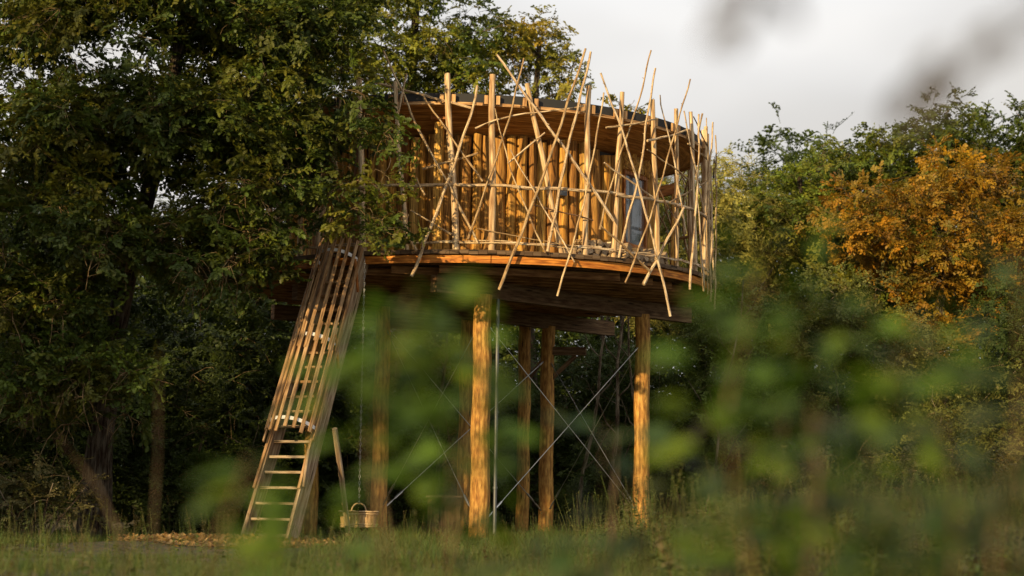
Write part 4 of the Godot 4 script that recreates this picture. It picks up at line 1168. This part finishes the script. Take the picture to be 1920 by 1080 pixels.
# ------------------------------------------------------------------ grass and weeds
func grass():
	var r = RandomNumberGenerator.new(); r.seed = 900
	var tufts = []
	for v in 4:
		var st = begin()
		for k in 16:
			var a = r.randf() * TAU
			var b = Vector3(cos(a), 0, sin(a)) * r.randf() * 0.09
			var d = Vector3(cos(a + r.randf()), 0, sin(a + r.randf()))
			var h = r.randf_range(0.12, 0.32); var lean = r.randf_range(0.05, 0.22)
			var w = d.cross(Vector3.UP).normalized() * r.randf_range(0.003, 0.006)
			var c = Color(1, 1, 1) * r.randf_range(0.7, 1.3)
			if r.randf() < 0.2: c = Color(2.4, 1.5, 1.6) * r.randf_range(0.6, 1.0)
			var i0 = vcount.get(st.get_instance_id(), 0)
			for j in 4:
				var q = j / 3.0
				var p = b + Vector3(0, h * (q - 0.18 * q * q), 0) + d * lean * q * q
				var n = (d * -0.6 + Vector3(0, 0.6, 0)).normalized()
				add_v(st, p - w * (1.0 - q * 0.9), n, Vector2(0, q), c)
				add_v(st, p + w * (1.0 - q * 0.9), n, Vector2(1, q), c)
			for j in 3:
				var a2 = i0 + j * 2
				tri(st, a2, a2 + 2, a2 + 3); tri(st, a2, a2 + 3, a2 + 1)
		tufts.append(st.commit())
	var lists = [[], [], [], []]
	var pal = [Color(0.08, 0.125, 0.02), Color(0.105, 0.135, 0.022), Color(0.06, 0.105, 0.022), Color(0.15, 0.135, 0.04)]
	for k in 26000:
		var z = r.randf_range(-7.0, 27.0)
		var half = (34.8 - z) * 0.27 + 1.2
		var x = 0.6 + r.randf_range(-half, half)
		if Vector2((x + 3.0) / 1.5, (z - 6.6) / 2.2).length() < 1.0 and r.randf() < 0.93: continue
		var s = r.randf_range(0.7, 1.6) * (1.1 if x > 1.0 else 0.95) * (0.9 if z < 10.0 else 0.62)
		if z < 2.5 and z > -6.0 and absf(x - 0.5) < 3.2: s *= 0.7
		if x > -4.8 and x < -1.6 and z > 4.0 and z < 14.0: s *= 0.2
		elif x < -1.5: s *= 0.58
		s *= 0.75 + 0.5 * (0.5 + 0.5 * sin(x * 2.1 + 1.7 * sin(z * 1.3)) * cos(z * 1.7 + x))
		lists[k % 4].append([Transform3D(Basis(Vector3.UP, r.randf() * TAU).scaled_local(Vector3(s, s, s)), Vector3(x, ground_y(x, z) - 0.01, z)), blend_color(pal, r)])
	var g = Node3D.new(); g.name = "grass"; add_child(g); g.set_meta("kind", "stuff")
	for k in 4: scatter("blades", tufts[k], M.grass, lists[k], g)
	# fallen leaves on the trodden patch
	var lf = begin()
	add_leaf(lf, Vector3.ZERO, Vector3(0, 0, 1), Vector3.UP, 0.085, OAK, Color.WHITE, -0.25, 0.3)
	var ll = []
	var lp = [Color(0.26, 0.15, 0.05), Color(0.34, 0.21, 0.07), Color(0.18, 0.10, 0.035), Color(0.30, 0.20, 0.10)]
	for k in 2600:
		var a = r.randf() * TAU; var q = pow(r.randf(), 0.6)
		var x = -3.0 + cos(a) * q * 1.9; var z = 6.2 + sin(a) * q * 2.3
		ll.append([Transform3D(Basis.from_euler(Vector3(r.randf_range(-0.7, 0.7), r.randf() * TAU, r.randf_range(-0.7, 0.7))), Vector3(x, ground_y(x, z) + r.randf_range(0.015, 0.05), z)), blend_color(lp, r)])
	var fl = Node3D.new(); fl.name = "fallen_leaves"; add_child(fl); fl.set_meta("kind", "stuff")
	scatter("leaves", lf.commit(), M.grass, ll, fl)
	# broad-leaved weeds and seed heads
	var weeds = []
	for v in 4:
		var st = begin()
		var h = r.randf_range(0.55, 0.95)
		var top = Vector3(r.randf_range(-0.1, 0.1), h, r.randf_range(-0.1, 0.1))
		var brown = v % 2 == 0
		var sc = Color(1.5, 0.9, 0.8) if brown else Color(1, 1, 1)
		add_tube(st, [Vector3.ZERO, top * 0.5 + Vector3(0.02, 0, 0), top], [0.006, 0.004, 0.002], 4, false, sc)
		for k in 12:
			var q = r.randf_range(0.1, 0.9)
			var a = r.randf() * TAU
			add_leaf(st, top * q, Vector3(cos(a), r.randf_range(0.1, 0.7), sin(a)).normalized(), Vector3.UP, r.randf_range(0.05, 0.13) * (1.2 - q * 0.6), OVAL if v < 3 else NARROW, Color(1, 1, 1) * r.randf_range(0.7, 1.3))
		for k in 22 if brown else 8:
			var q = r.randf_range(0.68, 1.05)
			var a = r.randf() * TAU
			add_leaf(st, top * q, Vector3(cos(a), 0.9, sin(a)).normalized(), Vector3.UP, 0.03, OVAL, Color(2.2, 1.2, 1.0) * r.randf_range(0.6, 1.1))
		weeds.append(st.commit())
	var wl = [[], [], [], []]
	var wp = [Color(0.10, 0.14, 0.025), Color(0.12, 0.13, 0.03), Color(0.13, 0.10, 0.035)]
	for k in 7500:
		var z = r.randf_range(-5.0, 24.0)
		var half = (34.8 - z) * 0.27 + 0.5
		var x = 0.6 + r.randf_range(-half, half)
		var keep = 0.85 if x > 1.6 else 0.8 if x > -1.5 and z < 8.0 else 0.2
		if r.randf() > keep or Vector2((x + 3.0) / 1.5, (z - 6.8) / 2.8).length() < 1.0: continue
		var s = r.randf_range(0.35, 1.0) * (1.05 if x > 1.6 else 0.62)
		wl[(r.randi() % 4) if r.randf() < 0.6 else 1 + 2 * (r.randi() % 2)].append([Transform3D(Basis.from_euler(Vector3(r.randf_range(-0.3, 0.3), r.randf() * TAU, r.randf_range(-0.3, 0.3))).scaled_local(Vector3(s, s, s)), Vector3(x, ground_y(x, z) - 0.01, z)), blend_color(wp, r)])
	var w = Node3D.new(); w.name = "weeds"; add_child(w); w.set_meta("kind", "stuff")
	for k in 4: scatter("stems", weeds[k], M.grass, wl[k], w)

# ------------------------------------------------------------------ plants close to the camera, out of focus
func sapling(called, label, at, pts, r0, leaves, pal, seed_, leaf_len, spread, from = 0.35, mat = null):
	var r = RandomNumberGenerator.new(); r.seed = seed_
	var t = thing(called, label, "plant", at)
	var rad = []
	for k in pts.size(): rad.append(lerpf(r0, r0 * 0.35, float(k) / (pts.size() - 1)))
	part("stem", tube_mesh(pts, rad, 7, 0.04), mat if mat else M.twig, t)
	if leaves == 0: return t
	var st = begin()
	add_leaf(st, Vector3.ZERO, Vector3(0, 0, 1), Vector3.UP, leaf_len, OVAL, Color.WHITE, 0.3, 0.25, 1.15)
	var list = []
	var curve = Curve3D.new()
	for p in pts: curve.add_point(p)
	var len = curve.get_baked_length()
	for k in leaves:
		var p = curve.sample_baked(len * lerpf(from, 1.0, r.randf()))
		var a = r.randf() * TAU
		var d = Vector3(cos(a), r.randf_range(-0.4, 0.6), sin(a)).normalized()
		var s = r.randf_range(0.7, 1.3)
		list.append([Transform3D(aim(d, Vector3.UP + Vector3(r.randf_range(-1, 1), 0, r.randf_range(-0.2, 1.2)) * 0.8).scaled_local(Vector3(s, s, s)), p + d * r.randf() * spread), blend_color(pal, r)])
	scatter("leaves", st.commit(), M.leaf_soft, list, t)
	return t

func foreground():
	var lush = [Color(0.085, 0.15, 0.009), Color(0.06, 0.12, 0.009), Color(0.12, 0.175, 0.010), Color(0.045, 0.085, 0.010)]
	var dull = [Color(0.05, 0.08, 0.016), Color(0.055, 0.07, 0.018), Color(0.042, 0.08, 0.022)]
	# seen from the camera: x to the right, y up, at a distance ahead
	var g = func(x, y, d): return Vector3(0.6 + x, y, 34.8 - d)
	var N = [
		[-0.185, 3.1, 0.80, 80, lush, 0.105, "bright green blurred sapling in front of the left stilt", 0.68, 0.03], [-0.10, 3.3, 0.76, 70, lush, 0.09, "blurred green sapling just left of the front stilt", 0.7, -0.03],
		[-0.10, 3.6, 0.58, 36, lush, 0.09, "lower blurred green sapling between the left and front stilts", 0.75, 0.0], [-0.40, 2.9, 0.54, 14, lush, 0.06, "single blurred leafy shoot in front of the ladder's foot", 0.75, 0.03],
		[-0.345, 3.3, 0.5, 26, lush, 0.07, "low blurred green shoot just right of the ladder's foot", 0.7, 0.02], [0.345, 3.0, 0.86, 90, lush, 0.12, "blurred green sapling right of the deck's right end", 0.4, 0.03],
		[0.47, 3.2, 0.76, 90, lush, 0.14, "blurred green sapling below the field maple at the right", 0.4, -0.02], [0.58, 3.1, 0.78, 80, lush, 0.13, "blurred green sapling below the orange tree", 0.35, 0.03],
		[0.66, 2.7, 0.62, 60, dull, 0.10, "dark blurred bushy stem at the lower right edge", 0.2, 0.02], [0.57, 2.6, 0.55, 46, dull, 0.08, "dark blurred stem second from the lower right edge", 0.2, 0.0],
		[0.37, 3.4, 0.60, 80, dull, 0.14, "low blurred weed with grey-green leaves at the lower right", 0.15, 0.03], [0.17, 3.6, 0.62, 40, dull, 0.09, "slender blurred weed in front of the right stilt's foot", 0.3, 0.0],
		[-0.03, 3.6, 0.40, 18, dull, 0.06, "low blurred green shoot at the bottom beneath the front stilt", 0.4, 0.0], [-0.24, 3.8, 0.40, 34, lush, 0.07, "low blurred green shoot beneath the basket", 0.5, 0.0], [0.78, 3.1, 0.9, 60, dull, 0.13, "tall dark blurred sapling at the right edge", 0.45, 0.0]]
	for k in N.size():
		var q = N[k]
		sapling("sapling", q[6], g.call(q[0], 0, q[1]), [Vector3.ZERO, Vector3(q[8], q[2] * 0.35, 0), Vector3(-q[8], q[2] * 0.7, 0), Vector3(q[8], q[2], 0)], 0.0035, int(q[3] * 0.95), q[4], 501 + k, 0.053, q[5] * 1.1, q[7], M.twig)
	var veil = RandomNumberGenerator.new(); veil.seed = 77
	var rust = [Color(0.05, 0.036, 0.018), Color(0.042, 0.042, 0.016), Color(0.034, 0.046, 0.016)]
	var spots = [[0.30, 3.6, 0.62, "brownish blurred weed right of the right stilt"], [0.43, 2.7, 0.62, "blurred leafy weed below the deck's right end"], [0.48, 3.2, 0.5, "low brownish blurred weed beside the green sapling"], [0.70, 3.2, 0.72, "tall dark blurred weed under the orange tree"],
		[0.78, 3.3, 0.6, "dark blurred weed close to the right edge"], [0.60, 2.8, 0.5, "low dark blurred weed between the two dark stems"], [0.52, 3.6, 0.68, "dull green blurred weed in the middle of the right-hand thicket"], [0.24, 3.4, 0.42, "short blurred weed at the bottom right of the front stilt"]]
	for k in spots.size():
		var q = spots[k]
		var h = q[2]
		sapling("weed", q[3], g.call(q[0] - 0.03, 0, q[1]), [Vector3.ZERO, Vector3(veil.randf_range(-0.03, 0.03), h * 0.35, 0), Vector3(veil.randf_range(-0.05, 0.05), h * 0.7, 0), Vector3(veil.randf_range(-0.05, 0.05), h, 0)], 0.004, 40, rust if k % 2 == 0 else dull, 540 + k, 0.05, 0.13, 0.3, M.dead)
	# dry stems a little farther off
	sapling("dead_stem", "upright blurred dry stem at the lower left", g.call(-0.87, 0, 5.0), [Vector3(-0.01, 0, 0), Vector3(0, 0.35, 0), Vector3(0.006, 0.6, 0), Vector3(0.0, 0.87, 0)], 0.0035, 0, dull, 520, 0.05, 0.1, 0.3, M.dead)
	sapling("dead_stem", "leaning blurred dry stem at the far lower left", g.call(-0.95, 0, 5.0), [Vector3(0.03, 0, 0), Vector3(0.0, 0.4, 0), Vector3(-0.06, 0.52, 0), Vector3(-0.16, 0.64, 0)], 0.005, 0, dull, 521, 0.05, 0.1, 0.3, M.dead)
	sapling("dead_stem", "blurred dry stem in the grass between the back stilts and the right stilt", g.call(0.29, 0, 6.0), [Vector3(0, 0, 0), Vector3(0.01, 0.3, 0), Vector3(0.02, 0.5, 0), Vector3(0.03, 0.72, 0)], 0.010, 0, dull, 522, 0.05, 0.1, 0.3, M.dead)
	# twigs hanging into the sky, very close
	for q in [["dark blurred twig hanging into the sky at the upper right corner", 530, [Vector3(0.418, 0.853, 1.420), Vector3(0.346, 0.794, 1.420), Vector3(0.310, 0.782, 1.437), Vector3(0.276, 0.768, 1.420)], [0.3, 0.6, 0.75, 0.95]],
			["dark blurred twig tip hanging into the sky right of the roof", 531, [Vector3(0.184, 0.886, 1.420), Vector3(0.171, 0.836, 1.420), Vector3(0.165, 0.807, 1.420)], [0.6, 0.9]]]:
		var r = RandomNumberGenerator.new(); r.seed = q[1]
		var o = g.call(q[2][0].x, q[2][0].y, q[2][0].z)
		var t = thing("overhanging_twig", q[0], "twig", o)
		var pts = []; var rad = []
		var curve = Curve3D.new()
		for p in q[2]:
			pts.append(g.call(p.x, p.y, p.z) - o); rad.append(0.002)
			curve.add_point(pts[-1])
		part("stem", tube_mesh(pts, rad, 6), M.bark, t)
		for f in q[3]:
			for k in 2:
				var st = begin()
				add_leaf(st, curve.sample_baked(curve.get_baked_length() * clampf(f + r.randf_range(-0.08, 0.08), 0.0, 1.0)), Vector3(r.randf_range(-1, 1), r.randf_range(-1, 0.6), r.randf_range(-0.3, 0.3)).normalized(), Vector3(r.randf_range(-0.5, 0.5), 0.5, 1), r.randf_range(0.026, 0.045), OVAL, Color(0.05, 0.038, 0.024))
				part("leaf", st, M.leaf, t)
